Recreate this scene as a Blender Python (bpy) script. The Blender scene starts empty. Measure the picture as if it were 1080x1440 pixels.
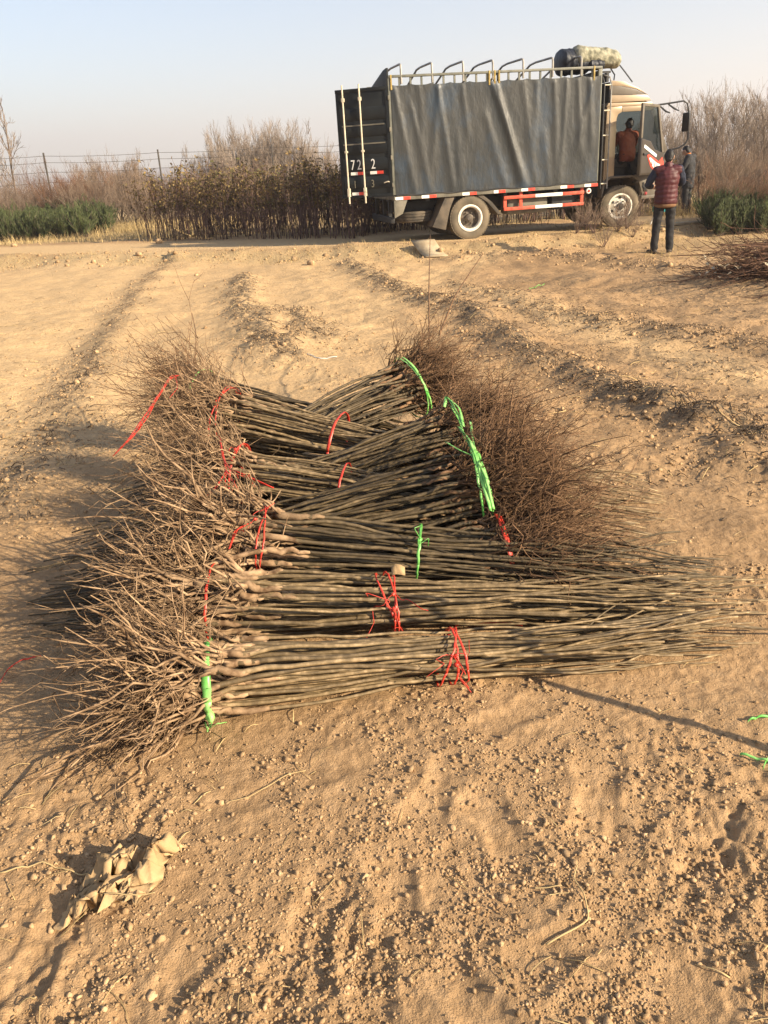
import bpy, bmesh, math, random
import numpy as np
from mathutils import Vector, Matrix

R_ = math.radians
rng = np.random.default_rng(7)
random.seed(7)
scn = bpy.context.scene
COL = scn.collection

# ------------------------------------------------------------------ camera
CAM_H, PITCH, ROLL, FPX = 1.45, 22.5, -3.0, 1130.0
cd = bpy.data.cameras.new('camera')
cd.sensor_fit = 'VERTICAL'; cd.sensor_height = 36.0; cd.lens = FPX / 1440 * 36.0
cd.clip_start = 0.05; cd.clip_end = 20000
cam = bpy.data.objects.new('camera', cd); COL.objects.link(cam)
CAM_R = Matrix.Rotation(R_(90 - PITCH), 3, 'X') @ Matrix.Rotation(R_(ROLL), 3, 'Z')
cam.matrix_world = Matrix.Translation((0, 0, CAM_H)) @ CAM_R.to_4x4()
scn.camera = cam
CR = np.array(CAM_R)
def at(px, py, z=0.0):
    d = CR @ np.array([(px - 540) / FPX, -(py - 720) / FPX, -1.0])
    return np.array([0, 0, CAM_H]) + d * (z - CAM_H) / d[2]

# ------------------------------------------------------------------ light
SUN_EL, SUN_AZ = 25.0, -30.0           # azimuth measured from +x (right), negative = towards the camera side
sdir = Vector((math.cos(R_(SUN_EL)) * math.cos(R_(SUN_AZ)), math.cos(R_(SUN_EL)) * math.sin(R_(SUN_AZ)), math.sin(R_(SUN_EL))))
sl = bpy.data.lights.new('sun', 'SUN'); sl.energy = 5.0; sl.angle = R_(0.6); sl.color = (1.0, 0.83, 0.60)
so = bpy.data.objects.new('sun', sl); COL.objects.link(so)
so.rotation_euler = sdir.to_track_quat('Z', 'Y').to_euler()
w = bpy.data.worlds.new('World'); scn.world = w; w.use_nodes = True
nt = w.node_tree
sky = nt.nodes.new('ShaderNodeTexSky'); sky.sky_type = 'NISHITA'; sky.sun_disc = False
sky.sun_elevation = R_(SUN_EL); sky.sun_rotation = R_(90 - SUN_AZ)
sky.air_density = 1.0; sky.dust_density = 1.0; sky.ozone_density = 1.6; sky.altitude = 50
bg = nt.nodes['Background']; bg.inputs['Strength'].default_value = 0.072
nt.links.new(sky.outputs[0], bg.inputs['Color'])
vs = scn.view_settings
vs.view_transform = 'Standard'; vs.look = 'None'; vs.gamma = 1.0; vs.use_curve_mapping = False
vs.exposure = 1.58
scn.cycles.use_denoising = True
scn.cycles.max_bounces = 6; scn.cycles.diffuse_bounces = 3; scn.cycles.transparent_max_bounces = 12
scn.cycles.volume_bounces = 0

# ------------------------------------------------------------------ noise
def _hash(ix, iy, s):
    n = (ix.astype(np.int64) * 374761393 + iy.astype(np.int64) * 668265263 + s * 982451653) & 0x7fffffff
    n = ((n ^ (n >> 13)) * 1274126177) & 0x7fffffff
    n = ((n ^ (n >> 16)) * 1911520717) & 0x7fffffff
    return (n ^ (n >> 15)) & 0xffff
def perlin(x, y, s=0):
    x = np.asarray(x, float); y = np.asarray(y, float)
    x0 = np.floor(x); y0 = np.floor(y); fx = x - x0; fy = y - y0
    u = fx * fx * fx * (fx * (fx * 6 - 15) + 10); v = fy * fy * fy * (fy * (fy * 6 - 15) + 10)
    def g(dx, dy):
        a = _hash(x0 + dx, y0 + dy, s) / 65536.0 * 2 * np.pi
        return np.cos(a) * (fx - dx) + np.sin(a) * (fy - dy)
    a = g(0, 0) * (1 - u) + g(1, 0) * u; b = g(0, 1) * (1 - u) + g(1, 1) * u
    return (a * (1 - v) + b * v) * 1.5
def sstep(a, b, x):
    t = np.clip((x - a) / (b - a), 0, 1); return t * t * (3 - 2 * t)

# ------------------------------------------------------------------ mesh builder
class MB:
    def __init__(s): s.v = []; s.f = []; s.n = 0
    def add(s, v, faces):
        v = np.asarray(v, float).reshape(-1, 3)
        for f in (faces if isinstance(faces, list) else [faces]):
            f = np.asarray(f, np.int64)
            if f.ndim == 1: f = f[None]
            s.f.append(f + s.n)
        s.v.append(v); s.n += len(v); return s
    def bm(s, b):
        b.verts.index_update()
        v = [x.co[:] for x in b.verts]; fs = [np.array([q.index for q in f.verts]) for f in b.faces]
        b.free(); return s.add(v, fs)
    def box(s, c, size, bev=0.0, rot=None):
        b = bmesh.new(); bmesh.ops.create_cube(b, size=1)
        for x in b.verts: x.co = Vector((x.co.x * size[0], x.co.y * size[1], x.co.z * size[2]))
        if bev: bmesh.ops.bevel(b, geom=b.edges[:], offset=bev, segments=2, affect='EDGES', profile=.6)
        if rot is not None: bmesh.ops.transform(b, matrix=rot.to_4x4(), verts=b.verts)
        for x in b.verts: x.co += Vector(c)
        return s.bm(b)
    def bx(s, x0, x1, y0, y1, z0, z1, bev=0.0):
        return s.box(((x0 + x1) / 2, (y0 + y1) / 2, (z0 + z1) / 2), (abs(x1 - x0), abs(y1 - y0), abs(z1 - z0)), bev)
    def prism(s, poly, y0, y1, bev=0.0, axis='y'):
        b = bmesh.new()
        def P(a, c, t): return {'y': (a, t, c), 'x': (t, a, c), 'z': (a, c, t)}[axis]
        f = b.faces.new([b.verts.new(P(a, c, y0)) for a, c in poly])
        r = bmesh.ops.extrude_face_region(b, geom=[f])
        d = Vector(P(0, 0, y1 - y0))
        for g in r['geom']:
            if isinstance(g, bmesh.types.BMVert): g.co += d
        bmesh.ops.recalc_face_normals(b, faces=b.faces)
        if bev: bmesh.ops.bevel(b, geom=b.edges[:], offset=bev, segments=2, affect='EDGES', profile=.6)
        return s.bm(b)
    def lathe(s, prof, c, axis='y', k=40):
        prof = np.array(prof); a = np.linspace(0, 2 * np.pi, k, endpoint=False); n = len(prof)
        ca, sa = np.cos(a), np.sin(a)
        r = prof[:, 0][:, None]; h = np.repeat(prof[:, 1][:, None], k, 1)
        X, Y = r * ca, r * sa
        V = {'y': np.stack([X, h, Y], -1), 'z': np.stack([X, Y, h], -1), 'x': np.stack([h, X, Y], -1)}[axis] + np.array(c)
        i = np.arange(n - 1)[:, None] * k + np.arange(k)[None]; j = np.arange(n - 1)[:, None] * k + (np.arange(k)[None] + 1) % k
        return s.add(V.reshape(-1, 3), np.stack([i, j, j + k, i + k], -1).reshape(-1, 4))
    def tubes(s, P, R, k=5, caps=True):
        P = np.asarray(P, float); R = np.asarray(R, float)
        if P.ndim == 2: P = P[None]; R = R[None]
        m, n, _ = P.shape
        R = np.broadcast_to(R, (m, n))
        T = np.gradient(P, axis=1); T /= np.linalg.norm(T, axis=2, keepdims=True) + 1e-12
        mean = np.abs(T.mean(1)); ref = np.zeros((m, 3)); ref[np.arange(m), mean.argmin(1)] = 1
        S = np.cross(T, ref[:, None, :]); S /= np.linalg.norm(S, axis=2, keepdims=True) + 1e-12
        U = np.cross(T, S)
        a = np.linspace(0, 2 * np.pi, k, endpoint=False)
        V = P[:, :, None, :] + R[:, :, None, None] * (np.cos(a)[None, None, :, None] * S[:, :, None, :] + np.sin(a)[None, None, :, None] * U[:, :, None, :])
        b = (np.arange(m) * n * k)[:, None, None]; i = np.arange(n - 1)[None, :, None] * k
        q = np.arange(k)[None, None, :]; q2 = (q + 1) % k
        F = np.stack([b + i + q, b + i + q2, b + i + k + q2, b + i + k + q], -1).reshape(-1, 4)
        fs = [F]
        if caps:
            e = np.arange(k)
            fs += [(np.arange(m) * n * k)[:, None] + e[::-1][None], (np.arange(m) * n * k)[:, None] + (n - 1) * k + e[None]]
        return s.add(V.reshape(-1, 3), fs)
    def strip(s, P, Wd, w, th):
        P = np.asarray(P, float); n = len(P); Wd = np.broadcast_to(np.asarray(Wd, float), (n, 3))
        T = np.gradient(P, axis=0); T /= np.linalg.norm(T, axis=1, keepdims=True) + 1e-9
        N = np.cross(T, Wd); N /= np.linalg.norm(N, axis=1, keepdims=True) + 1e-9
        w = np.broadcast_to(w, (n,))[:, None]
        c = [P + Wd * w / 2 + N * th / 2, P - Wd * w / 2 + N * th / 2, P - Wd * w / 2 - N * th / 2, P + Wd * w / 2 - N * th / 2]
        V = np.stack(c, 1).reshape(-1, 3)
        i = (np.arange(n - 1) * 4)[:, None]; q = np.arange(4)[None]; q2 = (q + 1) % 4
        F = np.stack([i + q, i + q2, i + 4 + q2, i + 4 + q], -1).reshape(-1, 4)
        return s.add(V, [F, np.array([3, 2, 1, 0]), np.array([0, 1, 2, 3]) + (n - 1) * 4])
    def mesh(s, name, mat=None, smooth=True):
        me = bpy.data.meshes.new(name)
        V = np.concatenate(s.v); tot = [np.full(len(f), f.shape[1], np.int32) for f in s.f]
        lt = np.concatenate(tot); li = np.concatenate([f.ravel() for f in s.f]).astype(np.int32)
        me.vertices.add(len(V)); me.vertices.foreach_set('co', V.astype(np.float32).ravel())
        me.loops.add(len(li)); me.loops.foreach_set('vertex_index', li)
        me.polygons.add(len(lt)); me.polygons.foreach_set('loop_start', np.concatenate([[0], np.cumsum(lt)[:-1]]).astype(np.int32))
        me.polygons.foreach_set('loop_total', lt)
        me.update(calc_edges=True); me.validate()
        if smooth: me.polygons.foreach_set('use_smooth', np.ones(len(me.polygons), bool))
        if mat: me.materials.append(mat)
        return me
    def build(s, name, mat, parent=None, smooth=False, auto=None):
        me = s.mesh(name, mat, smooth or auto is not None)
        if auto is not None: me.set_sharp_from_angle(angle=R_(auto))
        return link(name, me, parent)
def link(name, data, parent=None):
    o = bpy.data.objects.new(name, data); COL.objects.link(o)
    if parent is not None: o.parent = parent
    return o
def tag(o, label=None, cat=None, group=None, kind=None):
    for k, v in (('label', label), ('category', cat), ('group', group), ('kind', kind)):
        if v: o[k] = v
    return o
def thing(name, label, cat, loc=(0, 0, 0), rz=0.0, group=None):
    o = link(name, None); o.location = tuple(loc); o.rotation_euler = (0, 0, rz); o.empty_display_size = .1
    return tag(o, label, cat, group)
def copy_tree(o, parent=None):
    c = o.copy(); COL.objects.link(c)
    if parent is not None: c.parent = parent
    for ch in list(o.children): copy_tree(ch, c)
    return c

# ------------------------------------------------------------------ materials
def mat(name, c1, c2=None, scale=4.0, rough=.8, bump=0.0, bscale=60.0, bdist=.01, spec=.3, metal=0.0, island=0.0, objr=0.0, transl=0.0, detail=6.0, c3=None, stretch=None, contrast=(.35, .65)):
    m = bpy.data.materials.new(name); m.use_nodes = True; t = m.node_tree; N = t.nodes; L = t.links
    p = N['Principled BSDF']; p.inputs['Roughness'].default_value = rough; p.inputs['Metallic'].default_value = metal
    p.inputs['Specular IOR Level'].default_value = spec
    tc = N.new('ShaderNodeTexCoord'); co = tc.outputs['Object']
    if stretch:
        mp = N.new('ShaderNodeMapping'); mp.inputs['Scale'].default_value = stretch; L.new(co, mp.inputs[0]); co = mp.outputs[0]
    col = None
    if c2 is not None:
        n = N.new('ShaderNodeTexNoise'); n.inputs['Scale'].default_value = scale; n.inputs['Detail'].default_value = detail; L.new(co, n.inputs[0])
        r = N.new('ShaderNodeValToRGB'); r.color_ramp.elements[0].position = contrast[0]; r.color_ramp.elements[1].position = contrast[1]
        r.color_ramp.elements[0].color = (*c1, 1); r.color_ramp.elements[1].color = (*c2, 1)
        if c3 is not None:
            e = r.color_ramp.elements.new((contrast[0] + contrast[1]) / 2); e.color = (*c3, 1)
        L.new(n.outputs[0], r.inputs[0]); col = r.outputs[0]
    for amt, src in ((island, 'i'), (objr, 'o')):
        if amt:
            if src == 'i': g = N.new('ShaderNodeNewGeometry').outputs['Random Per Island']
            else: g = N.new('ShaderNodeObjectInfo').outputs['Random']
            mr = N.new('ShaderNodeMapRange'); mr.inputs[3].default_value = 1 - amt; mr.inputs[4].default_value = 1 + amt * .8; L.new(g, mr.inputs[0])
            mx = N.new('ShaderNodeVectorMath'); mx.operation = 'SCALE'
            if col is None: mx.inputs[0].default_value = c1
            else: L.new(col, mx.inputs[0])
            L.new(mr.outputs[0], mx.inputs['Scale']); col = mx.outputs[0]
    if col is None: p.inputs['Base Color'].default_value = (*c1, 1)
    else: L.new(col, p.inputs['Base Color'])
    if bump:
        n2 = N.new('ShaderNodeTexNoise'); n2.inputs['Scale'].default_value = bscale; n2.inputs['Detail'].default_value = 5; L.new(co, n2.inputs[0])
        b = N.new('ShaderNodeBump'); b.inputs['Strength'].default_value = bump; b.inputs['Distance'].default_value = bdist
        L.new(n2.outputs[0], b.inputs['Height']); L.new(b.outputs[0], p.inputs['Normal'])
    if transl:
        tr = N.new('ShaderNodeBsdfTranslucent'); ms = N.new('ShaderNodeMixShader'); ms.inputs[0].default_value = transl
        if col is None: tr.inputs[0].default_value = (*c1, 1)
        else: L.new(col, tr.inputs[0])
        L.new(p.outputs[0], ms.inputs[1]); L.new(tr.outputs[0], ms.inputs[2]); L.new(ms.outputs[0], N['Material Output'].inputs[0])
    return m
def glass(name, tint=(.6, .68, .7), alpha=.5, rough=.05):
    m = bpy.data.materials.new(name); m.use_nodes = True; t = m.node_tree; N = t.nodes; L = t.links
    p = N['Principled BSDF']; p.inputs['Base Color'].default_value = (.02, .025, .028, 1); p.inputs['Roughness'].default_value = rough
    tr = N.new('ShaderNodeBsdfTransparent'); tr.inputs[0].default_value = (*tint, 1)
    ms = N.new('ShaderNodeMixShader'); ms.inputs[0].default_value = alpha
    L.new(tr.outputs[0], ms.inputs[1]); L.new(p.outputs[0], ms.inputs[2]); L.new(ms.outputs[0], N['Material Output'].inputs[0])
    return m
M = {}
def dirt_material():
    m = bpy.data.materials.new('dirt'); m.use_nodes = True; t = m.node_tree; N = t.nodes; L = t.links
    p = N['Principled BSDF']; p.inputs['Roughness'].default_value = .95; p.inputs['Specular IOR Level'].default_value = .12
    tc = N.new('ShaderNodeTexCoord')
    def noise(s, d=8, rough=.55):
        n = N.new('ShaderNodeTexNoise'); n.inputs['Scale'].default_value = s; n.inputs['Detail'].default_value = d; n.inputs['Roughness'].default_value = rough
        L.new(tc.outputs['Object'], n.inputs[0]); return n.outputs[0]
    def ramp(src, stops):
        r = N.new('ShaderNodeValToRGB')
        while len(r.color_ramp.elements) < len(stops): r.color_ramp.elements.new(.5)
        for e, (q, c) in zip(r.color_ramp.elements, stops): e.position = q; e.color = (*c, 1)
        L.new(src, r.inputs[0]); return r.outputs[0]
    def mix(f, a, b, mode='MIX'):
        x = N.new('ShaderNodeMix'); x.data_type = 'RGBA'; x.blend_type = mode
        if isinstance(f, float): x.inputs[0].default_value = f
        else: L.new(f, x.inputs[0])
        L.new(a, x.inputs[6])
        if isinstance(b, tuple): x.inputs[7].default_value = (*b, 1)
        else: L.new(b, x.inputs[7])
        return x.outputs[2]
    fine = ramp(noise(26, 10, .65), [(.25, (.255, .165, .086)), (.5, (.365, .24, .128)), (.78, (.46, .315, .178))])
    big = ramp(noise(.55, 5), [(.36, (.80, .78, .76)), (.62, (1.06, 1.04, 1.02))])
    c = mix(1.0, fine, big, 'MULTIPLY')
    # vertex masks: r = pale dusty trodden soil, g = dark litter and humus, b = dry grass mulch
    va = N.new('ShaderNodeVertexColor'); va.layer_name = 'mask'
    sp = N.new('ShaderNodeSeparateColor'); L.new(va.outputs[0], sp.inputs[0])
    c = mix(sp.outputs[0], c, ramp(noise(9, 6), [(.3, (.44, .30, .155)), (.7, (.54, .385, .21))]))
    def gate(mask, s, lo, hi):
        a = N.new('ShaderNodeMath'); a.operation = 'MULTIPLY'; L.new(mask, a.inputs[0])
        b = N.new('ShaderNodeMapRange'); b.inputs[1].default_value = lo; b.inputs[2].default_value = hi; L.new(noise(s, 8, .7), b.inputs[0])
        L.new(b.outputs[0], a.inputs[1]); return a.outputs[0]
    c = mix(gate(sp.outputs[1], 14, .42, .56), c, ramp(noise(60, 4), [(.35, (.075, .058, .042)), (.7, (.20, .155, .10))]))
    c = mix(gate(sp.outputs[2], 20, .35, .55), c, ramp(noise(45, 6), [(.35, (.22, .155, .08)), (.65, (.46, .35, .19))]))
    L.new(c, p.inputs['Base Color'])
    b1 = N.new('ShaderNodeBump'); b1.inputs['Strength'].default_value = .75; b1.inputs['Distance'].default_value = .006; L.new(noise(230, 4, .6), b1.inputs['Height'])
    b2 = N.new('ShaderNodeBump'); b2.inputs['Strength'].default_value = .6; b2.inputs['Distance'].default_value = .03; L.new(noise(24, 6, .55), b2.inputs['Height']); L.new(b2.outputs[0], b1.inputs['Normal'])
    L.new(b1.outputs[0], p.inputs['Normal'])
    return m
M['dirt'] = dirt_material()
M['clod'] = mat('clod', (.25, .162, .084), (.43, .295, .168), scale=30, rough=.95, spec=.1, bump=.6, bscale=180, bdist=.004, island=.22)
M['straw'] = mat('straw', (.42, .31, .15), rough=.8, island=.45)
M['litter'] = mat('litter', (.12, .085, .055), rough=.9, island=.5)
M['grass'] = mat('dry_grass', (.42, .315, .15), rough=.8, island=.4, transl=.2)
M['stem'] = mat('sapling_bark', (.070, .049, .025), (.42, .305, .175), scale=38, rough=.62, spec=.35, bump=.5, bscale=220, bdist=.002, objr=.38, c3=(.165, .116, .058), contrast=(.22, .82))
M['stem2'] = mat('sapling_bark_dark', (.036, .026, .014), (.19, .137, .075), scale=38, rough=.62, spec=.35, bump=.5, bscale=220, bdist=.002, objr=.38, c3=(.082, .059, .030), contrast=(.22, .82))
M['root'] = mat('root', (.098, .058, .031), (.35, .238, .14), scale=26, rough=.85, spec=.15, bump=.4, bscale=200, bdist=.002, island=.28, objr=.2)
M['root2'] = mat('root_red', (.085, .048, .027), (.215, .128, .07), scale=26, rough=.85, spec=.15, bump=.4, bscale=200, bdist=.002, island=.35, objr=.2)
M['red_tie'] = mat('red_plastic', (.62, .045, .028), (.75, .09, .05), scale=60, rough=.38, spec=.5, transl=.25)
M['green_tie'] = mat('green_plastic', (.10, .48, .07), (.42, .78, .26), scale=9, rough=.35, spec=.5, transl=.3)
M['far_bark'] = mat('far_bark', (.10, .075, .055), (.17, .13, .10), scale=3, rough=.9, objr=.2)
M['twig_grey'] = mat('twig_grey', (.19, .15, .118), (.30, .245, .20), scale=1.5, rough=.9, island=.25, objr=.15)
M['twig_brown'] = mat('twig_brown', (.155, .11, .078), (.25, .185, .135), scale=1.5, rough=.9, island=.25, objr=.2)
M['twig_russet'] = mat('twig_russet', (.15, .078, .045), (.23, .13, .078), scale=1.5, rough=.9, island=.25, objr=.2)
M['sap_stem'] = mat('nursery_stem', (.085, .05, .042), (.17, .11, .09), scale=6, rough=.7, objr=.3, island=.2)
M['dry_leaf'] = mat('dry_leaf', (.10, .095, .032), (.33, .22, .09), scale=3, rough=.75, island=.5, objr=.2, transl=.2)
M['conifer'] = mat('conifer_needles', (.036, .046, .016), (.080, .098, .034), scale=3, rough=.75, island=.4, objr=.2)
M['pale_leaf'] = mat('pale_leaf', (.50, .43, .31), rough=.7, island=.25, transl=.25)
M['dark_twig'] = mat('dark_twig', (.06, .03, .018), (.16, .085, .05), scale=9, rough=.8, objr=.3)

# ------------------------------------------------------------------ ground shape
EX = np.array([-400, -30, -8.8, -2.0, .6, 3.0, 5.5, 9.0, 20.0, 400]); EY = np.array([130, 26, 20.1, 17.7, 17.0, 16.9, 18.0, 19.9, 24.0, 150])
def polydist(x, y, pl):
    d = np.full(np.shape(x), 1e9); sd = np.zeros(np.shape(x))
    for (ax, ay), (bx, by) in zip(pl[:-1], pl[1:]):
        ux, uy = bx - ax, by - ay; L2 = ux * ux + uy * uy
        t = np.clip(((x - ax) * ux + (y - ay) * uy) / L2, 0, 1)
        dx, dy = x - ax - t * ux, y - ay - t * uy
        q = np.hypot(dx, dy); s = np.sign(ux * dy - uy * dx)
        k = q < d; d = np.where(k, q, d); sd = np.where(k, s * q, sd)
    return d, sd
def px_line(pts): return [tuple(at(a, b, 0)[:2]) for a, b in pts]
RIDGE_L = px_line([(235, 372), (190, 410), (140, 490), (105, 545), (55, 640), (-60, 760)])
RIDGE_M = px_line([(345, 392), (338, 430), (372, 482), (400, 505)])
RIDGE_M2 = px_line([(405, 440), (450, 480)])
RIDGE_R = px_line([(490, 372), (545, 402), (590, 420), (655, 440), (740, 500), (880, 560), (1000, 600), (1150, 660)])
RIDGE_R2 = px_line([(640, 400), (760, 440), (900, 462), (1080, 490)])
RIDGE_B = px_line([(640, 366), (780, 362), (900, 372), (960, 385)])
FOOT = []   # footprints: x, y, angle, length, width, depth
for (a, b, ang, ln, wd, dp) in [(615, 1115, 60, .26, .10, .03), (700, 1160, 110, .26, .10, .035), (840, 1120, 75, .28, .11, .04), (880, 1170, 60, .24, .10, .03), (560, 1260, 100, .27, .10, .03), (440, 1290, 75, .28, .11, .035), (800, 1320, 30, .27, .10, .03), (660, 1400, 120, .27, .10, .035), (940, 1350, 150, .28, .11, .035), (1020, 1400, 170, .28, .12, .03), (330, 1130, 20, .25, .09, .02), (480, 1080, 10, .30, .12, .02), (240, 1380, 60, .26, .1, .03), (1000, 1180, 60, .26, .1, .025), (90, 1130, 30, .26, .1, .025), (60, 1330, 80, .26, .1, .03), (720, 1010, 30, .26, .1, .025), (920, 1250, 15, .26, .1, .02), (520, 1390, 95, .26, .1, .03), (390, 1400, 120, .27, .1, .03)]:
    q = at(a, b); FOOT.append((q[0], q[1], R_(ang), ln, wd, dp))
def ground(x, y, fine=True):
    x = np.asarray(x, float); y = np.asarray(y, float)
    r = np.hypot(x, y)
    ye = np.interp(x, EX, EY); d = y - ye + .25 * perlin(x * .5, y * .5, 3)
    h = .205 * sstep(-1.1, .1, d)
    bank = np.exp(-((d + .45) / .6) ** 2)
    road = sstep(0, .3, d) * (1 - sstep(3.2, 4.2, d))
    flat = 1 - .85 * road
    pile = np.exp(-(((x + .05) / 1.35) ** 4 + ((y - 3.2) / 1.5) ** 4))
    fl = flat * (1 - .75 * pile)
    h = h + fl * (.045 * perlin(x * .55, y * .55, 11) + .024 * perlin(x * 1.5, y * 1.5, 12)) * (1 + .8 * bank) * sstep(.2, 2., r)
    h = h + .05 * bank * np.abs(perlin(x * 1.1, y * 1.1, 5))
    far = 1 - sstep(22, 40, r)
    dl, sl_ = polydist(x, y, RIDGE_L)
    h = h + far * (.062 * np.exp(-((sl_ - .22 + .25 * perlin(x * .8, y * .8, 28)) / .34) ** 2) - .02 * np.exp(-((sl_ + .35) / .3) ** 2)) * (dl < 1.6) * (.8 + .9 * perlin(x * 1.1, y * 1.1, 21))
    for rl, hh, ww in ((RIDGE_M, .10, .28), (RIDGE_M2, .07, .3), (RIDGE_R, .10, .28), (RIDGE_R2, .06, .3), (RIDGE_B, .10, .35)):
        q, _ = polydist(x, y, rl); h = h + far * hh * np.exp(-(q / ww) ** 2) * (.55 + .9 * np.abs(perlin(x * 2.1, y * 2.1, 23)))
    # dug soil heap below the leafy twig pile
    h = h + .07 * np.exp(-(((x - 5.0) / 1.3) ** 2 + ((y - 10.3) / .8) ** 2)) - .10 * np.exp(-(((x - 3.9) / .9) ** 2 + ((y - 9.4) / .45) ** 2))
    rgt = sstep(-.5, 2.5, x + .15 * y) * far
    mid = fl * far
    h = h + mid * (.006 + .012 * rgt + .008 * sstep(3, 6, r)) * perlin(x * 4.1, y * 4.1, 13)
    if fine:
        lump = perlin(x * 9, y * 9, 14); patch = sstep(-.25, .45, perlin(x * 1.7 + 5, y * 1.7, 15))
        nr = 1 - sstep(9, 20, r)
        h = h + mid * nr * (.012 * np.abs(lump) * (.3 + patch) + .008 * perlin(x * 21, y * 21, 16) * (.25 + patch))
        h = h + mid * (1 - sstep(3, 8, r)) * .0065 * perlin(x * 47, y * 47, 17) * (.3 + patch)
    for fx, fy, an, ln, wd, dp in FOOT:
        u = (x - fx) * math.cos(an) + (y - fy) * math.sin(an); v = -(x - fx) * math.sin(an) + (y - fy) * math.cos(an)
        waist = wd * (.5 - .1 * np.cos(u / ln * 6.28 * .9))
        q = np.maximum(np.abs(u) / (ln / 2), 0) ** 4 + (v / (waist + 1e-6)) ** 4
        k = q < 60
        h = np.where(k, h - .32 * dp * np.exp(-q * .9) + dp * .10 * np.exp(-((q - 3.2) / 2.4) ** 2), h)
    return h
def gz(x, y): return float(ground(np.array([x]), np.array([y]))[0])

# ------------------------------------------------------------------ ground sheet
def build_ground():
    NA, NR = 540, 740
    aa = np.radians(np.concatenate([np.linspace(-44, 44, NA), np.linspace(44, 316, 62)[1:-1]])) ; aa = np.pi / 2 - aa
    rr = np.concatenate([np.geomspace(.45, 34, NR), np.geomspace(34, 2550, 56)[1:]])
    A, Rr = np.meshgrid(aa, rr)
    x = Rr * np.cos(A); y = Rr * np.sin(A)
    z = np.zeros_like(x)
    for i in range(0, len(rr), 40): z[i:i + 40] = ground(x[i:i + 40], y[i:i + 40])
    k = len(aa); n = len(rr)
    V = np.stack([x, y, z], -1).reshape(-1, 3)
    i = np.arange(n - 1)[:, None] * k + np.arange(k)[None]; j = np.arange(n - 1)[:, None] * k + (np.arange(k)[None] + 1) % k
    F = np.stack([i, i + k, j + k, j], -1).reshape(-1, 4)
    V = np.concatenate([V, [[0, 0, 0]]]); c = len(V) - 1
    mb = MB(); mb.add(V, [F, np.stack([np.full(k, c), np.arange(k), (np.arange(k) + 1) % k], -1)])
    me = mb.mesh('ground', M['dirt'])
    X, Y = V[:, 0], V[:, 1]; r = np.hypot(X, Y); d = Y - np.interp(X, EX, EY)
    road = sstep(-.1, .4, d) * (1 - sstep(2.6, 4.0, d))
    lft = 1 - sstep(-1.2, 1.2, X + .25 * perlin(X, Y, 31) * 2 - .12 * (Y - 4))
    dl, sl_ = polydist(X, Y, RIDGE_L)
    pale = np.maximum(road, lft * .75 * sstep(3.2, 6, r) * (1 - sstep(-.6, .1, d)))
    pale = np.maximum(pale, .9 * sstep(.25, -.3, -(-sl_ - .1)) * (sl_ < 0) * (dl < 3) * sstep(3, 4, r))
    dpth, _ = polydist(X, Y, px_line([(420, 540), (520, 440), (600, 390), (690, 360)])); pale = np.maximum(pale, .8 * np.exp(-(dpth / .5) ** 2))
    dpth, _ = polydist(X, Y, px_line([(560, 385), (700, 420), (860, 470), (1100, 545)])); pale = np.maximum(pale, .7 * np.exp(-(dpth / .35) ** 2))
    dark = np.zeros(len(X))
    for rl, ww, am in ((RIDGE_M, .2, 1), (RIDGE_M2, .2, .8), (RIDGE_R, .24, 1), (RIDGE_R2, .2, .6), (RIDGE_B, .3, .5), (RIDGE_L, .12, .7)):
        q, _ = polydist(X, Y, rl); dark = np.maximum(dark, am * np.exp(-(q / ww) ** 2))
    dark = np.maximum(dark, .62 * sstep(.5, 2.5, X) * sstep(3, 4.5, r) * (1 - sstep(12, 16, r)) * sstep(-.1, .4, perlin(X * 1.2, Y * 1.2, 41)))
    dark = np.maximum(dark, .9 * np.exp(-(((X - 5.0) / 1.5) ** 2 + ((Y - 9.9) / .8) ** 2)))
    mulch = np.exp(-((d + .45) / .5) ** 2) * .9
    mulch = np.maximum(mulch, sstep(3.6, 5, d) * (1 - .3 * sstep(60, 300, r)))
    mulch = np.maximum(mulch, sstep(4, 7, X) * sstep(12, 15, Y) * .7)
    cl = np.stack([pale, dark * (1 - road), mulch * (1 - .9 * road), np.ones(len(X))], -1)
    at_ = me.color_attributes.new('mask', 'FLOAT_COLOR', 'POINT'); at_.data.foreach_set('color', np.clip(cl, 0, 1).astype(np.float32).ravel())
    o = link('ground', me); tag(o, 'bare sandy tan soil with furrows, footprints and a raised dirt track', None, None, 'structure')
    return o
build_ground()

# ------------------------------------------------------------------ clods, straw and litter on the ground
def ico(sub=0):
    b = bmesh.new(); bmesh.ops.create_icosphere(b, subdivisions=sub + 1, radius=1.0)
    b.verts.index_update(); v = np.array([x.co[:] for x in b.verts]); f = np.array([[q.index for q in fc.verts] for fc in b.faces]); b.free(); return v, f
ICO0, ICO1 = ico(0), ico(1)
def lumps(mb, P, S, base, jit, flat=.7):
    v, f = base; n = len(P); k = len(v)
    V = np.repeat(v[None], n, 0) * np.clip(1 + jit * rng.normal(size=(n, k, 1)), .45, 1.7)
    V = V * np.stack([np.ones(n), rng.uniform(.6, 1, n), rng.uniform(.55, .95, n) * flat / .7], -1)[:, None, :]
    a = rng.uniform(0, 6.28, n); c, s = np.cos(a)[:, None], np.sin(a)[:, None]; t = rng.uniform(-.5, .5, n); ct, st = np.cos(t)[:, None], np.sin(t)[:, None]
    x, y, z = V[..., 0], V[..., 1], V[..., 2]; y, z = y * ct - z * st, y * st + z * ct
    V = np.stack([x * c - y * s, x * s + y * c, z], -1) * S[:, None, None] + P[:, None, :]
    mb.add(V.reshape(-1, 3), (f[None] + (np.arange(n) * k)[:, None, None]).reshape(-1, 3))
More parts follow.
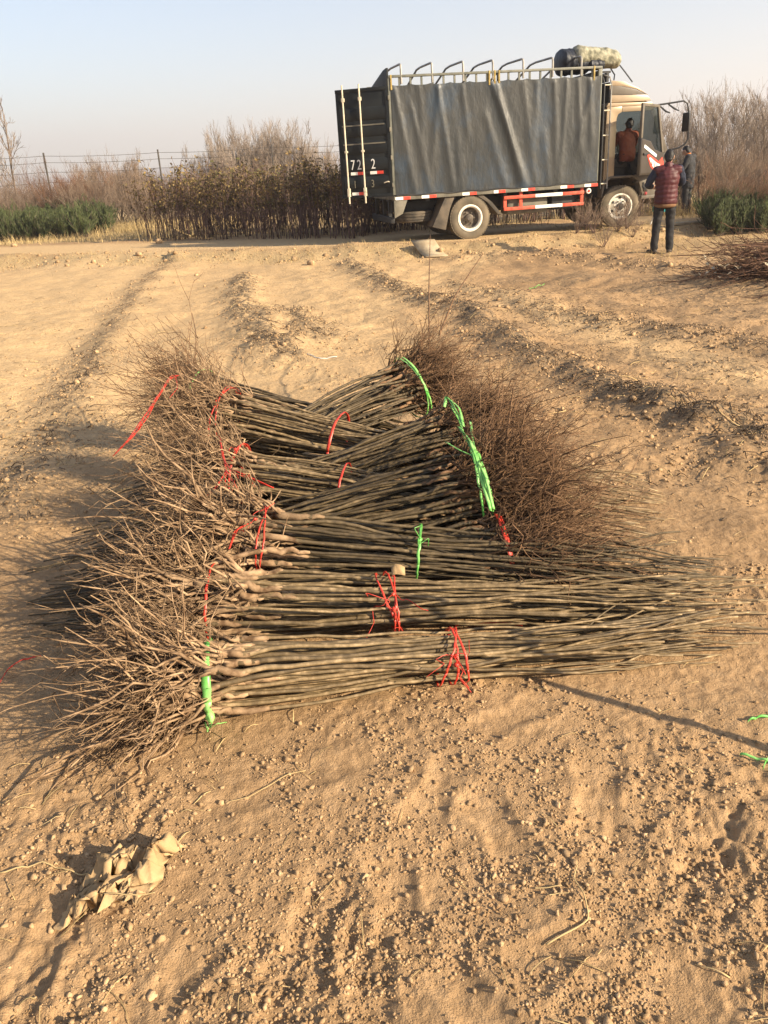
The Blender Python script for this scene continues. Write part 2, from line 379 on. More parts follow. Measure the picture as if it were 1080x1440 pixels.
def scatter(n, r0, r1, patchy=True, seed=50, a=48):
    u = rng.uniform(size=n * 4); r = r0 * (r1 / r0) ** u; an = np.radians(rng.uniform(-a, a, n * 4))
    x, y = r * np.sin(an), r * np.cos(an)
    if patchy:
        w_ = sstep(-.35, .55, perlin(x * 1.7 + 5, y * 1.7, 15)) * sstep(-.5, .5, perlin(x * 5, y * 5, seed))
        for fx, fy, an_, ln, wd, dp in FOOT:
            dd = np.hypot(x - fx, y - fy); w_ = w_ + .5 * np.exp(-((dd - .17) / .06) ** 2) - .6 * np.exp(-(dd / .10) ** 2)
        k = rng.uniform(size=len(x)) < w_ + .02
        x, y = x[k], y[k]
    return x[:n], y[:n]
def clods():
    mb = MB()
    x, y = scatter(27000, .75, 9)
    S = .0022 + .0017 * rng.pareto(2.4, len(x)); S = np.clip(S, .002, .0075) * np.clip(.75 + .16 * np.hypot(x, y), .9, 1.9)
    lumps(mb, np.stack([x, y, ground(x, y) + S * .25], -1), S, ICO0, .42)
    x, y = scatter(5200, 3.6, 15, seed=52); S = np.clip(.005 + .004 * rng.pareto(2.6, len(x)), .004, .022)
    lumps(mb, np.stack([x, y, ground(x, y) + S * .15], -1), S, ICO0, .38, .6)
    x, y = scatter(500, .8, 13, seed=51); S = np.clip(.004 + .003 * rng.pareto(3.2, len(x)), .004, .011)
    lumps(mb, np.stack([x, y, ground(x, y) + S * .1], -1), S, ICO1, .26, .6)
    for px, py, k, sp in ((150, 1105, 70, .13), (120, 1190, 50, .10), (60, 1290, 40, .10), (260, 1150, 45, .10), (320, 1390, 45, .09), (620, 1110, 60, .12), (850, 1395, 55, .08), (960, 1230, 50, .10), (700, 1230, 50, .08), (880, 1010, 60, .14), (1000, 1080, 50, .12), (180, 1400, 40, .08), (500, 1180, 40, .1), (820, 1180, 40, .09)):
        c_ = at(px, py); x, y = c_[0] + rng.normal(size=k) * sp, c_[1] + rng.normal(size=k) * sp * .8; S = np.clip(.0042 + .0035 * rng.pareto(2.6, k), .004, .0115)
        lumps(mb, np.stack([x, y, ground(x, y) + S * .1], -1), S, ICO0, .40, .6)
    # lumpy turned soil along the ridges and on the bank of the track
    for rl, n, sp, s0 in ((RIDGE_M, 500, .2, .012), (RIDGE_M2, 350, .22, .011), (RIDGE_R, 1500, .24, .012), (RIDGE_R2, 700, .3, .014), (RIDGE_B, 500, .35, .02), (RIDGE_L, 1300, .22, .011)):
        pl = np.array(rl); t = rng.uniform(0, len(pl) - 1, n); i = t.astype(int); f = (t - i)[:, None]
        p = pl[i] * (1 - f) + pl[i + 1] * f + rng.normal(size=(n, 2)) * sp
        S = s0 * (.6 + .5 * rng.pareto(3, n)).clip(.5, 2.6)
        lumps(mb, np.stack([p[:, 0], p[:, 1], ground(p[:, 0], p[:, 1]) + S * .2], -1), S, ICO0, .17)
    n = 1500; x = rng.uniform(-13, 9, n); y = np.interp(x, EX, EY) - .5 + rng.normal(size=n) * .5; S = .02 * (.6 + .5 * rng.pareto(2.6, n)).clip(.5, 3.5)
    lumps(mb, np.stack([x, y, ground(x, y) + S * .2], -1), S, ICO0, .17)
    o = mb.build('soil_clods', M['clod'], None, False); tag(o, 'crumbs and clods of dry tan soil strewn over the ground', 'soil', None, 'stuff')
clods()
# bigger single clods by the track
for i, (px, py, z, s, lab) in enumerate([(437, 371, .03, .09, 'pale fist shaped soil lump on the bank below the dirt track'), (196, 363, .1, .09, 'broad pale soil lump on the far bank edge of the dirt track'), (224, 342, .21, .14, 'pale rock lump at the foot of the leafy nursery saplings'), (20, 346, .21, .10, 'pale lump of soil in front of the green conifer patch'), (276, 384, .02, .06, 'small round soil lump in the field below the bank')]):
    p = at(px, py, z); mb = MB(); lumps(mb, np.array([[0, 0, s * .3]]), np.array([s]), ico(2), .075, .5)
    o = mb.build('soil_lump', M['clod'], None, True); o.location = (p[0], p[1], gz(p[0], p[1])); tag(o, lab, 'soil lump')

def strands(mb, x, y, L, r, lift=.01, nseg=5, bend=.35, k=3):
    n = len(x); a = rng.uniform(0, 6.28, n); t = np.linspace(0, 1, nseg)[None]
    b = rng.normal(size=n) * bend
    ang = a[:, None] + b[:, None] * t
    dx = np.cumsum(np.cos(ang), 1) / nseg * L[:, None]; dy = np.cumsum(np.sin(ang), 1) / nseg * L[:, None]
    X, Y = x[:, None] + dx, y[:, None] + dy
    Z = ground(X, Y) + lift * (.4 + np.sin(t * 3.14) * rng.uniform(0, 1.6, n)[:, None])
    mb.tubes(np.stack([X, Y, Z], -1), np.broadcast_to(r[:, None] if np.ndim(r) else r, (n, nseg)), k)
mb = MB()
x, y = scatter(420, .8, 7, False); strands(mb, x, y, rng.uniform(.02, .12, len(x)), rng.uniform(.0006, .0014, len(x)), .006)
x, y = scatter(700, 4, 15, False); strands(mb, x, y, rng.uniform(.05, .25, len(x)), rng.uniform(.0012, .003, len(x)), .01)
tag(mb.build('straw_bits', M['straw'], None, True), 'thin bits of pale straw and dry stalk strewn over the soil', 'straw', None, 'stuff')
mb = MB()
for rl, n, sp in ((RIDGE_M, 420, .13), (RIDGE_M2, 200, .16), (RIDGE_R, 1300, .13), (RIDGE_R2, 500, .2), (RIDGE_B, 400, .3), (RIDGE_L, 420, .12)):
    pl = np.array(rl); t = rng.uniform(0, len(pl) - 1, n); i = t.astype(int); f = (t - i)[:, None]
    p = pl[i] * (1 - f) + pl[i + 1] * f + rng.normal(size=(n, 2)) * sp
    strands(mb, p[:, 0], p[:, 1], rng.uniform(.03, .13, n), rng.uniform(.001, .004, n), .018, 4)
n = 2200; x = rng.uniform(.8, 5.0, n); y = rng.uniform(3.2, 11, n); strands(mb, x, y, rng.uniform(.02, .10, n), rng.uniform(.001, .003, n), .01, 4)
tag(mb.build('twig_litter', M['litter'], None, True), 'dark broken twigs and rotten leaf litter along the furrows', 'litter', None, 'stuff')
# few long stalks lying in the near soil
for pts, r, lab in (([(768, 1322), (800, 1308), (829, 1292), (822, 1262), (806, 1236), (812, 1218)], .0022, 'pale bent grass stalk lying on trodden soil'), ([(752, 1248), (772, 1249), (790, 1247)], .0017, 'short straight straw lying beside the bent stalk'), ([(772, 1260), (786, 1258), (800, 1258)], .0015, 'tiny straw piece lying under the short straw'), ([(430, 1085), (405, 1090), (352, 1120), (318, 1128)], .0013, 'thin brown stalk lying on soil below the front bundle'), ([(0, 1228), (60, 1215), (100, 1224), (130, 1232)], .0022, 'pale stalk sticking out beside the crumpled paper bag'), ([(150, 1275), (195, 1280), (222, 1276)], .0018, 'thin straw lying across the crumpled paper bag')):
    P = np.array([at(a, b) for a, b in pts]); t = np.linspace(0, len(P) - 1, 24); P = np.stack([np.interp(t, np.arange(len(P)), P[:, q]) for q in range(3)], -1)
    P[1:-1] = (P[:-2] + P[1:-1] * 2 + P[2:]) / 4; P[:, 2] = ground(P[:, 0], P[:, 1]) + .006 + (.05 if 'across' in lab else 0)
    o = P[0].copy(); mb = MB(); mb.tubes(P - o, np.linspace(r, r * .6, 24), 5); ob = mb.build('dry_stalk', M['straw'], None, True); ob.location = o; tag(ob, lab, 'stalk')

# ------------------------------------------------------------------ sapling bundles
def frame(d):
    d = d / np.linalg.norm(d); s = np.cross(d, [0, 0, 1.]); s /= np.linalg.norm(s); return d, s, np.cross(s, d)
def smooth_noise(n, m, k, amp):
    a = rng.normal(size=(n, k)) * amp; t = np.linspace(0, k - 1, m)
    i = np.minimum(t.astype(int), k - 2); f = t - i; f = f * f * (3 - 2 * f)
    return a[:, i] * (1 - f) + a[:, i + 1] * f
def bundle(label, C, T, n=46, rc=.135, rm=.10, rt=.13, flat=.75, rootlen=.36, stem='stem', root='root', ties=(), r0=.0060, extra=(), thickroot=1.0, tipspread=1.0, fib=1.0, ribbons=()):
    C, T = np.array(C, float), np.array(T, float)
    d, s, u = frame(T - C); L = np.linalg.norm(T - C)
    base = np.array([C[0], C[1], 0.0]); base[2] = gz(C[0], C[1])
    root_o = thing('sapling_bundle', label, 'sapling bundle', base, 0, 'tied bundles of bare root saplings')
    i = np.arange(n); rad = np.sqrt((i + .5) / n); ph = i * 2.39996 + rng.uniform(0, 6)
    U0 = rad * np.cos(ph) + rng.normal(size=n) * .07; V0 = rad * np.sin(ph) + rng.normal(size=n) * .07
    m = 24; t = np.linspace(0, 1, m); n = n
    Rs = np.interp(t, [0, .12, .45, .7, 1], [rc, rc * .93, rm, rm * 1.08, rt])
    Uu = U0[:, None] + smooth_noise(n, m, 5, .26) * np.linspace(.25, 1.2 * tipspread, m)
    Vv = V0[:, None] + smooth_noise(n, m, 5, .24) * np.linspace(.25, 1.1, m)
    Li = L * rng.uniform(.80, 1.06, n); off = rng.uniform(-.10, .10, n)
    X = C + (t[None, :] * Li[:, None] + off[:, None] * (1 - t))[..., None] * d + (Uu * Rs)[..., None] * s + (Vv * Rs * flat)[..., None] * u
    X += (rng.normal(size=(n, m)) * .0016 + smooth_noise(n, m, 9, .0032))[..., None] * s + (rng.normal(size=(n, m)) * .0016 + smooth_noise(n, m, 9, .0032))[..., None] * u
    rad_s = np.interp(t, [0, .035, .07, .12, .6, 1], [1.2, 1.25, 1.15, 1.0, .80, .50])[None] * r0 * rng.uniform(.72, 1.28, n)[:, None]
    rad_s = rad_s * (1 + rng.normal(size=rad_s.shape) * .018)
    X[:, 1] += rng.normal(size=(n, 3)) * .007; X[:, 0] += rng.normal(size=(n, 3)) * .004
    g = ground(X[..., 0], X[..., 1]); low = g + rad_s * .8; X[..., 2] = np.where(X[..., 2] < low, low + rng.uniform(0, .012, n)[:, None], X[..., 2])
    for q in range(n):
        mb = MB(); mb.tubes(X[q] - base, rad_s[q], 6)
        sp = mb.build('sapling', M[stem], root_o, True)
        # roots
        nr = int(rng.integers(6, 10)); k = 9; tt = np.linspace(0, 1, k)
        axis = -(X[q, 1] - X[q, 0]) ; axis = axis / np.linalg.norm(axis) * .35 - d * .65
        D = axis[None] + rng.normal(size=(nr, 3)) * np.array([.26, .26, .24]); D /= np.linalg.norm(D, axis=1, keepdims=True)
        ln = .78 * rootlen * rng.uniform(.35, 1.15, nr); ln[0] *= 1.15; D[0] = -d + rng.normal(size=3) * .12
        # fan outwards with the sapling's place in the bundle
        fan = (U0[q] * s * .33 + V0[q] * u * .30)
        P = X[q, 0] + tt[None, :, None] * ln[:, None, None] * (D[:, None, :] + tt[None, :, None] * (fan + rng.normal(size=(nr, 1, 3)) * .38))
        P += np.stack([smooth_noise(nr, k, 6, .026) * tt ** .7 for _ in range(3)], -1)
        P[:, 0] = X[q, 0] + D * .0
        Rr = np.linspace(1, .18, k)[None] * (rng.uniform(.45, 1.0, nr) * r0 * .95 * thickroot)[:, None]; Rr[0] *= 1.35
        gr = ground(P[..., 0], P[..., 1]) + .004; P[..., 2] = np.maximum(P[..., 2], gr)
        mb = MB(); mb.tubes(P - base, Rr, 5)
        # thick rootstock up to the graft knob
        e = np.linspace(-.02, rng.uniform(.05, .11), 9); RS = np.stack([np.interp(e, t, X[q, :, c_]) for c_ in range(3)], -1); RS[0] -= d * .03; RS[1:-1] += rng.normal(size=(7, 3)) * .0035
        mb.tubes(RS - base, r0 * thickroot * rng.uniform(.9, 1.15) * np.array([.9, 1.2, 1.3, 1.2, 1.1, 1.0, 1.0 - .1 * (thickroot > 1.2), 1.05 / thickroot ** .5, .72 / thickroot]), 7)
        nf = int(nr * 2.6 * fib); pick = rng.integers(0, nr, nf); st = rng.integers(2, k - 1, nf); kk = 6; t2 = np.linspace(0, 1, kk)
        FD = D[pick] + rng.normal(size=(nf, 3)) * .65; fl_ = rootlen * rng.uniform(.10, .42, nf)
        FP = P[pick, st][:, None, :] + t2[None, :, None] * fl_[:, None, None] * FD[:, None, :] + np.stack([smooth_noise(nf, kk, 5, .015) * t2 for _ in range(3)], -1)
        FP[..., 2] = np.maximum(FP[..., 2], ground(FP[..., 0], FP[..., 1], False) + .003)
        mb.tubes(FP - base, np.linspace(1, .45, kk)[None] * rng.uniform(.0010, .0022, nf)[:, None], 3)
        mb.build('roots', M[root], sp, True)
    # ties: (station 0..1 (negative = on the roots), colour, ribbon width, strands, loose ends)
    for st, colr, wd, ns, ends in ties:
        if st >= 0:
            j = min(int(st * (m - 1) + .5), m - 1); Q = X[:, j]; cen = Q.mean(0)
        else:
            Q = X[:, 0] + st * d; cen = Q.mean(0)
        ru = np.abs((Q - cen) @ s).max() * 1.05 + .010; rv = max(np.abs((Q - cen) @ u).max() * 1.08, .04) + .010
        mb = MB(); th = np.linspace(0, 2 * np.pi, 41)
        for k in range(ns):
            sh = rng.normal() * .012 * (ns > 1); tl = rng.normal() * .08 * (ns > 1); cr = 1 + .02 * k
            P = cen + d * sh + (np.cos(th) * ru * cr)[:, None] * s + (np.sin(th) * rv * cr)[:, None] * u + (np.cos(th + rng.uniform(0, 6)) * tl * .3)[:, None] * d
            P[:, 2] = np.maximum(P[:, 2], ground(P[:, 0], P[:, 1]) + .003)
            P += rng.normal(size=P.shape) * .0012; P[-1] = P[0]
            mb.strip(P - base, d * .9 + u * .1, wd * (1 + .18 * np.sin(th * 3 + k)), .0016)
        for (an, e1, e2, le) in ends:      # an: angle on the ring; e1,e2: directions (along d, across s, up)
            p0 = cen + math.cos(an) * ru * 1.02 * s + math.sin(an) * rv * 1.02 * u
            lumps(mb, np.array([p0 - base]), np.array([wd * .75 + .004]), ICO1, .12, .7)
            for e in (e1, e2):
                if e is None: continue
                e = np.array(e, float); tt = np.linspace(0, 1, 12); dirv = e[0] * d + e[1] * s + e[2] * np.array([0, 0, 1.])
                c1 = smooth_noise(3, 12, 5, .018).T
                P = p0 + tt[:, None] * dirv * le + c1 * tt[:, None] * 1.5; P[:, 2] -= .35 * le * tt ** 2 * abs(e[0])
                P[:, 2] = np.maximum(P[:, 2], ground(P[:, 0], P[:, 1]) + .003)
                mb.strip(P - base, s * .5 + u * .6 + d * .3, wd * .55, .0014)
        mb.build('tie', M[colr + '_tie'], root_o, False)
    for pts, colr, wd, ns in ribbons:
        mb = MB()
        for k in range(ns):
            P = np.array([at(a, b, z) for a, b, z in pts]); P[1:-1] += rng.normal(size=P[1:-1].shape) * .006 * (ns > 1); t_ = np.linspace(0, len(P) - 1, 26); P = np.stack([np.interp(t_, np.arange(len(P)), P[:, q]) for q in range(3)], -1)
            for _ in range(2): P[1:-1] = (P[:-2] + 2 * P[1:-1] + P[2:]) / 4
            P += rng.normal(size=P.shape) * .0005; P[:, 2] = np.maximum(P[:, 2], ground(P[:, 0], P[:, 1]) + .003)
            mb.strip(P - base, d * .8 + u * .5 + s * .2, wd * (1 + .2 * np.sin(t_ * 5 + k)), .0015)
        mb.build('tie', M[colr + '_tie'], root_o, False)
    for P, r in extra:
        P = np.array(P, float); t_ = np.linspace(0, len(P) - 1, 20); P = np.stack([np.interp(t_, np.arange(len(P)), P[:, q]) for q in range(3)], -1)
        for _ in range(3): P[1:-1] = (P[:-2] + 2 * P[1:-1] + P[2:]) / 4
        mb = MB(); mb.tubes(P - base, np.linspace(r, r * .45, 20), 5); mb.build('twig', M[root], root_o, True)
    return root_o
G, RD = 'green', 'red'
E1 = (math.pi * .35, (-.3, .9, -.5), (.5, .9, -.2), .10)
# roots to the left, tips to the right
bundle('front bundle on bare soil, wide green band round roots, red bow round stems', at(290, 955, .115), at(1010, 888, .045), n=60, rc=.118, rm=.070, rt=.12, flat=.85, rootlen=.34, thickroot=1.45,
       ties=[(0.0, G, .024, 1, [(-.5, (-.2, .2, -.9), (.35, .5, -.6), .07)]), (.47, RD, .007, 3, [(.6, (-.75, .25, .35), (.25, .5, -.35), .12), (.3, (.2, .3, .9), (-.2, .9, -.2), .09)])])
bundle('bundle just behind the front one, thin red band round roots, red bow round stems', at(318, 848, .16), at(1050, 842, .07), n=55, rc=.130, rm=.078, rt=.115, flat=.8, rootlen=.36, thickroot=1.7,
       ties=[(-.03, RD, .009, 1, []), (.34, RD, .007, 3, [(.9, (-.8, .5, -.3), (.55, .4, 0), .16), (.4, (-.7, -.1, .5), (.05, .8, -.6), .11)])])
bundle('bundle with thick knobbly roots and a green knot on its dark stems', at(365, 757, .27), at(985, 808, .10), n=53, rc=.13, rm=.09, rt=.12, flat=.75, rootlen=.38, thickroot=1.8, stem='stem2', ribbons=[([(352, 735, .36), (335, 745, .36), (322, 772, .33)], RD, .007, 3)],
       ties=[(.02, RD, .006, 2, [(1.2, (.25, -.1, .5), (-.3, .5, -.2), .08)]), (.40, G, .010, 1, [(.9, (-.2, .1, .5), (.1, .3, .6), .04)])])
bundle('bundle of dull stems whose roots lie under a red crossed string', at(335, 668, .30), at(880, 752, .07), n=50, rc=.135, rm=.10, rt=.12, flat=.8, rootlen=.40, thickroot=1.0,
       ties=[(0.0, RD, .006, 3, [(.9, (.75, .3, -.35), (.35, .6, -.6), .15), (1.3, (-.5, .3, .1), (-.2, .6, -.3), .12)]), (.30, RD, .010, 1, [])],
       ribbons=[([(308, 612, .46), (312, 645, .45), (318, 662, .44), (345, 668, .43), (384, 686, .38)], RD, .008, 2), ([(316, 660, .45), (330, 685, .42), (342, 712, .37)], RD, .007, 2), ([(318, 662, .44), (298, 690, .41), (276, 708, .37)], RD, .006, 2)])
bundle('tall heaped bundle with red string trailing over its root ends', at(322, 588, .40), at(900, 705, .05), n=60, rc=.155, rm=.12, rt=.13, flat=.85, rootlen=.42, thickroot=.9,
       ties=[(.01, RD, .006, 3, []), (.30, RD, .014, 1, []), ],
       ribbons=[([(252, 528, .62), (238, 530, .62), (224, 555, .60), (205, 585, .56), (186, 615, .5), (158, 642, .42)], RD, .009, 4), ([(246, 527, .62), (250, 545, .6), (238, 560, .58)], RD, .006, 1)])
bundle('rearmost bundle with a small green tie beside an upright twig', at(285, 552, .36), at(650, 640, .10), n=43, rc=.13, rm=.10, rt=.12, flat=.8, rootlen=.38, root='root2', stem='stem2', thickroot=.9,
       ties=[(0.0, G, .012, 1, [])], extra=[([at(272, 560, .36), at(276, 470, .62), at(270, 440, .72)], .004), ([at(262, 560, .36), at(245, 500, .5), at(205, 485, .56)], .004)])
# roots to the right, tips to the left
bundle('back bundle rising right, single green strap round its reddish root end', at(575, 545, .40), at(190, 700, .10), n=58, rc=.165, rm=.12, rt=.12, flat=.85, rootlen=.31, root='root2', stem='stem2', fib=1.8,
       ties=[(0.02, G, .011, 2, [])], extra=[([at(604, 500, .5), at(603, 410, .78), at(605, 330, 1.02)], .0055), ([at(618, 470, .55), at(640, 415, .7), at(679, 357, .88)], .0072)])
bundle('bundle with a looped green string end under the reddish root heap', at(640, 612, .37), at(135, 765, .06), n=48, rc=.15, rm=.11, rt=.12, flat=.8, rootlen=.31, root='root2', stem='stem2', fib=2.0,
       ties=[(0.0, G, .008, 1, [])], ribbons=[([(625, 572, .52), (630, 556, .54), (640, 574, .52), (652, 600, .50)], G, .011, 2)])
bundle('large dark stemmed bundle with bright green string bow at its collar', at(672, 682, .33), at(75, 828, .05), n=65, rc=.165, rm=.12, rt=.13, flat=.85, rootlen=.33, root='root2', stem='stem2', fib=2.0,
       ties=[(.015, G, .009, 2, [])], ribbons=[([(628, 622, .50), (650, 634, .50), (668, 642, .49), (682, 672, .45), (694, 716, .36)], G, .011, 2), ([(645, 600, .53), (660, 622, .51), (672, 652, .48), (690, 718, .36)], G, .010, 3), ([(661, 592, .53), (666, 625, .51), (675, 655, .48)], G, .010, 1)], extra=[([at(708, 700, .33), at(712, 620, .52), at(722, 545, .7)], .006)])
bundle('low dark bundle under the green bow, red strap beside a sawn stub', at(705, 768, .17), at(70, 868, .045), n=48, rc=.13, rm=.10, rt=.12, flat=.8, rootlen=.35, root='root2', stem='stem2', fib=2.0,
       ties=[(-.01, RD, .013, 2, [])])

# ------------------------------------------------------------------ truck
M['tarp'] = None
def tarp_material():
    m = mat('tarpaulin', (.012, .0155, .017), (.026, .0275, .026), scale=1.6, rough=.46, spec=.45, bump=.35, bscale=14, bdist=.02, detail=8, stretch=(1, 1, .45))
    t = m.node_tree; N = t.nodes; L = t.links; p = N['Principled BSDF']
    src = p.inputs['Base Color'].links[0].from_socket
    tc = N.new('ShaderNodeTexCoord'); n = N.new('ShaderNodeTexNoise'); n.inputs['Scale'].default_value = .9; n.inputs['Detail'].default_value = 7; n.inputs['Roughness'].default_value = .7
    mp = N.new('ShaderNodeMapping'); mp.inputs['Scale'].default_value = (1.3, 1, .8); L.new(tc.outputs['Object'], mp.inputs[0]); L.new(mp.outputs[0], n.inputs[0])
    r = N.new('ShaderNodeMapRange'); r.inputs[1].default_value = .50; r.inputs[2].default_value = .66; r.inputs[4].default_value = .9; L.new(n.outputs[0], r.inputs[0])
    x = N.new('ShaderNodeMix'); x.data_type = 'RGBA'; L.new(r.outputs[0], x.inputs[0]); L.new(src, x.inputs[6]); x.inputs[7].default_value = (.020, .038, .062, 1)
    # weave scuffs running down the cloth
    n2 = N.new('ShaderNodeTexNoise'); n2.inputs['Scale'].default_value = 5; n2.inputs['Detail'].default_value = 8
    mp2 = N.new('ShaderNodeMapping'); mp2.inputs['Scale'].default_value = (6, 1, .35); L.new(tc.outputs['Object'], mp2.inputs[0]); L.new(mp2.outputs[0], n2.inputs[0])
    r2 = N.new('ShaderNodeMapRange'); r2.inputs[1].default_value = .60; r2.inputs[2].default_value = .80; r2.inputs[4].default_value = .55; L.new(n2.outputs[0], r2.inputs[0])
    x2 = N.new('ShaderNodeMix'); x2.data_type = 'RGBA'; L.new(r2.outputs[0], x2.inputs[0]); L.new(x.outputs[2], x2.inputs[6]); x2.inputs[7].default_value = (.062, .06, .052, 1)
    L.new(x2.outputs[2], p.inputs['Base Color']); return m
M['tarp'] = tarp_material()
M['rail'] = mat('grey_green_steel', (.085, .09, .072), (.15, .15, .12), scale=7, rough=.55, spec=.4)
M['pipe'] = mat('pipe_steel', (.16, .155, .14), (.30, .28, .24), scale=9, rough=.42, spec=.5)
M['black'] = mat('black_paint', (.012, .013, .015), (.030, .030, .030), scale=5, rough=.5, spec=.4, objr=.15)
M['doorpaint'] = mat('dark_door_paint', (.007, .009, .011), (.016, .019, .020), scale=3, rough=.55, spec=.2)
M['cream'] = mat('cream_bar', (.48, .43, .32), (.60, .54, .42), scale=14, rough=.5)
M['white'] = mat('white_tape', (.72, .70, .64), (.80, .78, .74), scale=20, rough=.4)
M['redtape'] = mat('red_tape', (.55, .045, .03), (.66, .08, .05), scale=20, rough=.4)
M['redpaint'] = mat('red_guard_paint', (.42, .06, .035), (.56, .11, .06), scale=12, rough=.55)
M['rubber'] = mat('tyre_rubber', (.06, .054, .046), (.145, .118, .088), scale=4, rough=.9, spec=.15, bump=.2, bscale=40)
M['rubber_dust'] = mat('dusty_tyre', (.10, .085, .062), (.185, .15, .105), scale=4, rough=.92, spec=.12)
M['rim'] = mat('white_rim', (.55, .52, .45), (.72, .68, .58), scale=16, rough=.5)
M['hub'] = mat('hub_grime', (.07, .06, .05), (.16, .13, .10), scale=18, rough=.7)
M['bronze'] = mat('bronze_paint', (.33, .25, .16), (.38, .29, .19), scale=2, rough=.32, spec=.5, metal=.25)
M['brownpaint'] = mat('dark_brown_paint', (.034, .027, .020), (.05, .04, .03), scale=2, rough=.3, spec=.5)
M['trim'] = mat('grey_trim', (.10, .085, .065), (.14, .12, .095), scale=5, rough=.5)
M['interior'] = mat('interior', (.05, .047, .042), (.09, .083, .075), scale=5, rough=.85)
M['teal'] = mat('teal_plastic', (.04, .30, .33), rough=.45)
M['glass'] = glass('cab_glass', (.62, .68, .68), .42)
M['mirror'] = mat('mirror_back', (.02, .02, .02), rough=.3, spec=.5)
M['rolltarp'] = mat('camo_tarp', (.12, .12, .085), (.34, .325, .24), scale=9, rough=.8, bump=.7, bscale=9, bdist=.05, c3=(.24, .23, .165))
M['rolldark'] = mat('dark_cover', (.010, .012, .018), (.03, .035, .045), scale=7, rough=.5, bump=.6, bscale=8, bdist=.03)
M['yellow'] = mat('yellow_strap', (.20, .14, .03), (.40, .30, .10), scale=20, rough=.6)
M['dustside'] = mat('dusty_grey_steel', (.10, .095, .075), (.17, .155, .12), scale=6, rough=.7)

XR, XF, Z0, Z1, HW, WB = -1.586, 2.773, .913, 2.904, 1.10, 3.382
TR = thing('cargo_truck', 'dark tarpaulin sided cargo truck with bronze cab standing on the dirt track', 'truck', (1.894, 18.647, .207))
TR.rotation_mode = 'XYZ'; TR.rotation_euler = (.010, -.012, .184)
TMAT = Matrix.Translation((1.894, 18.647, .207)) @ Matrix.Rotation(.184, 4, 'Z') @ Matrix.Rotation(-.012, 4, 'Y') @ Matrix.Rotation(.010, 4, 'X')
def tw(x, y, z): return np.array(TMAT @ Vector((x, y, z)))
def tp(name, m, fn, parent=TR, auto=35):
    mb = MB(); fn(mb); return mb.build(name, M[m], parent, auto=auto)
for sg in (-1, 1): tp('chassis_rail', 'black', lambda b: b.bx(-1.5, 4.2, sg * .42 - .04, sg * .42 + .04, .60, .80, .01))
tp('cross_members', 'black', lambda b: [b.bx(x, x + .08, -1.0, 1.0, .80, .90) for x in np.arange(-1.45, 2.7, .55)])
tp('cargo_bed', 'dustside', lambda b: b.bx(XR, XF, -HW + .03, HW - .03, .86, .955, .012))
tp('side_wall', 'black', lambda b: b.bx(XR + .02, XF - .02, HW - .06, HW - .02, .957, Z1))
tp('side_wall', 'black', lambda b: b.bx(XR + .02, XF - .02, -HW + .06, -HW + .085, .957, Z1 - .02))
tp('front_wall', 'black', lambda b: b.bx(XF - .05, XF, -HW + .09, HW - .07, .957, Z1 + .1))
for x in (XR + .03, XF - .03):
    tp('corner_post', 'rail', lambda b: b.bx(x - .04, x + .04, -HW - .005, -HW + .055, .958, Z1 + .17, .01))
# lattice rail above the tarpaulin
tp('top_rail', 'rail', lambda b: b.bx(XR, XF, -HW - .02, -HW + .04, Z1 + .13, Z1 + .175, .01))
tp('top_rail', 'rail', lambda b: b.bx(XR, XF, HW - .04, HW + .02, Z1 + .13, Z1 + .175, .01))
tp('lower_rail', 'rail', lambda b: b.bx(XR + .1, XF - .1, -HW + .0, -HW + .035, Z1 - .06, Z1 - .02, .006))
for x in np.linspace(XR + .22, XF - .2, 19):
    tp('rail_upright', 'rail', lambda b: b.bx(x - .018, x + .018, -HW + .0, -HW + .03, Z1 - .02, Z1 + .132))
    tp('rail_upright', 'rail', lambda b: b.bx(x - .018, x + .018, HW - .03, HW, Z1 - .0, Z1 + .132))
for x in (-1.33, -.72, -.10, .50, 1.12, 1.73, 2.33):
    zt = Z1 + .36
    P = [(x, -HW, Z1 + .02), (x, -HW, zt - .07), (x, -HW + .02, zt - .02), (x, -HW + .08, zt), (x, -.2, zt + .015), (x, .12, zt), (x, .25, zt - .035), (x, HW, Z1 + .12), (x, HW, Z1 + .02)]
    tp('roof_hoop', 'pipe', lambda b: b.tubes(np.array(P), np.full(len(P), .021), 8))
tp('rear_header', 'doorpaint', lambda b: b.prism([(-HW, Z1 - .03), (-HW, Z1 + .30), (-HW + .3, Z1 + .29), (HW, Z1 + .02), (HW, Z1 - .05)], XR - .03, XR + .01, .004, 'x'))
# yellow strapping on the rail
for x in (XR + .05, .42, .53, .62, 2.6):
    tp('strap', 'yellow', lambda b: b.bx(x - .014, x + .018, -HW - .028, -HW + .05, Z1 - .03 - rng.uniform(0, .06), Z1 + .18, .006))
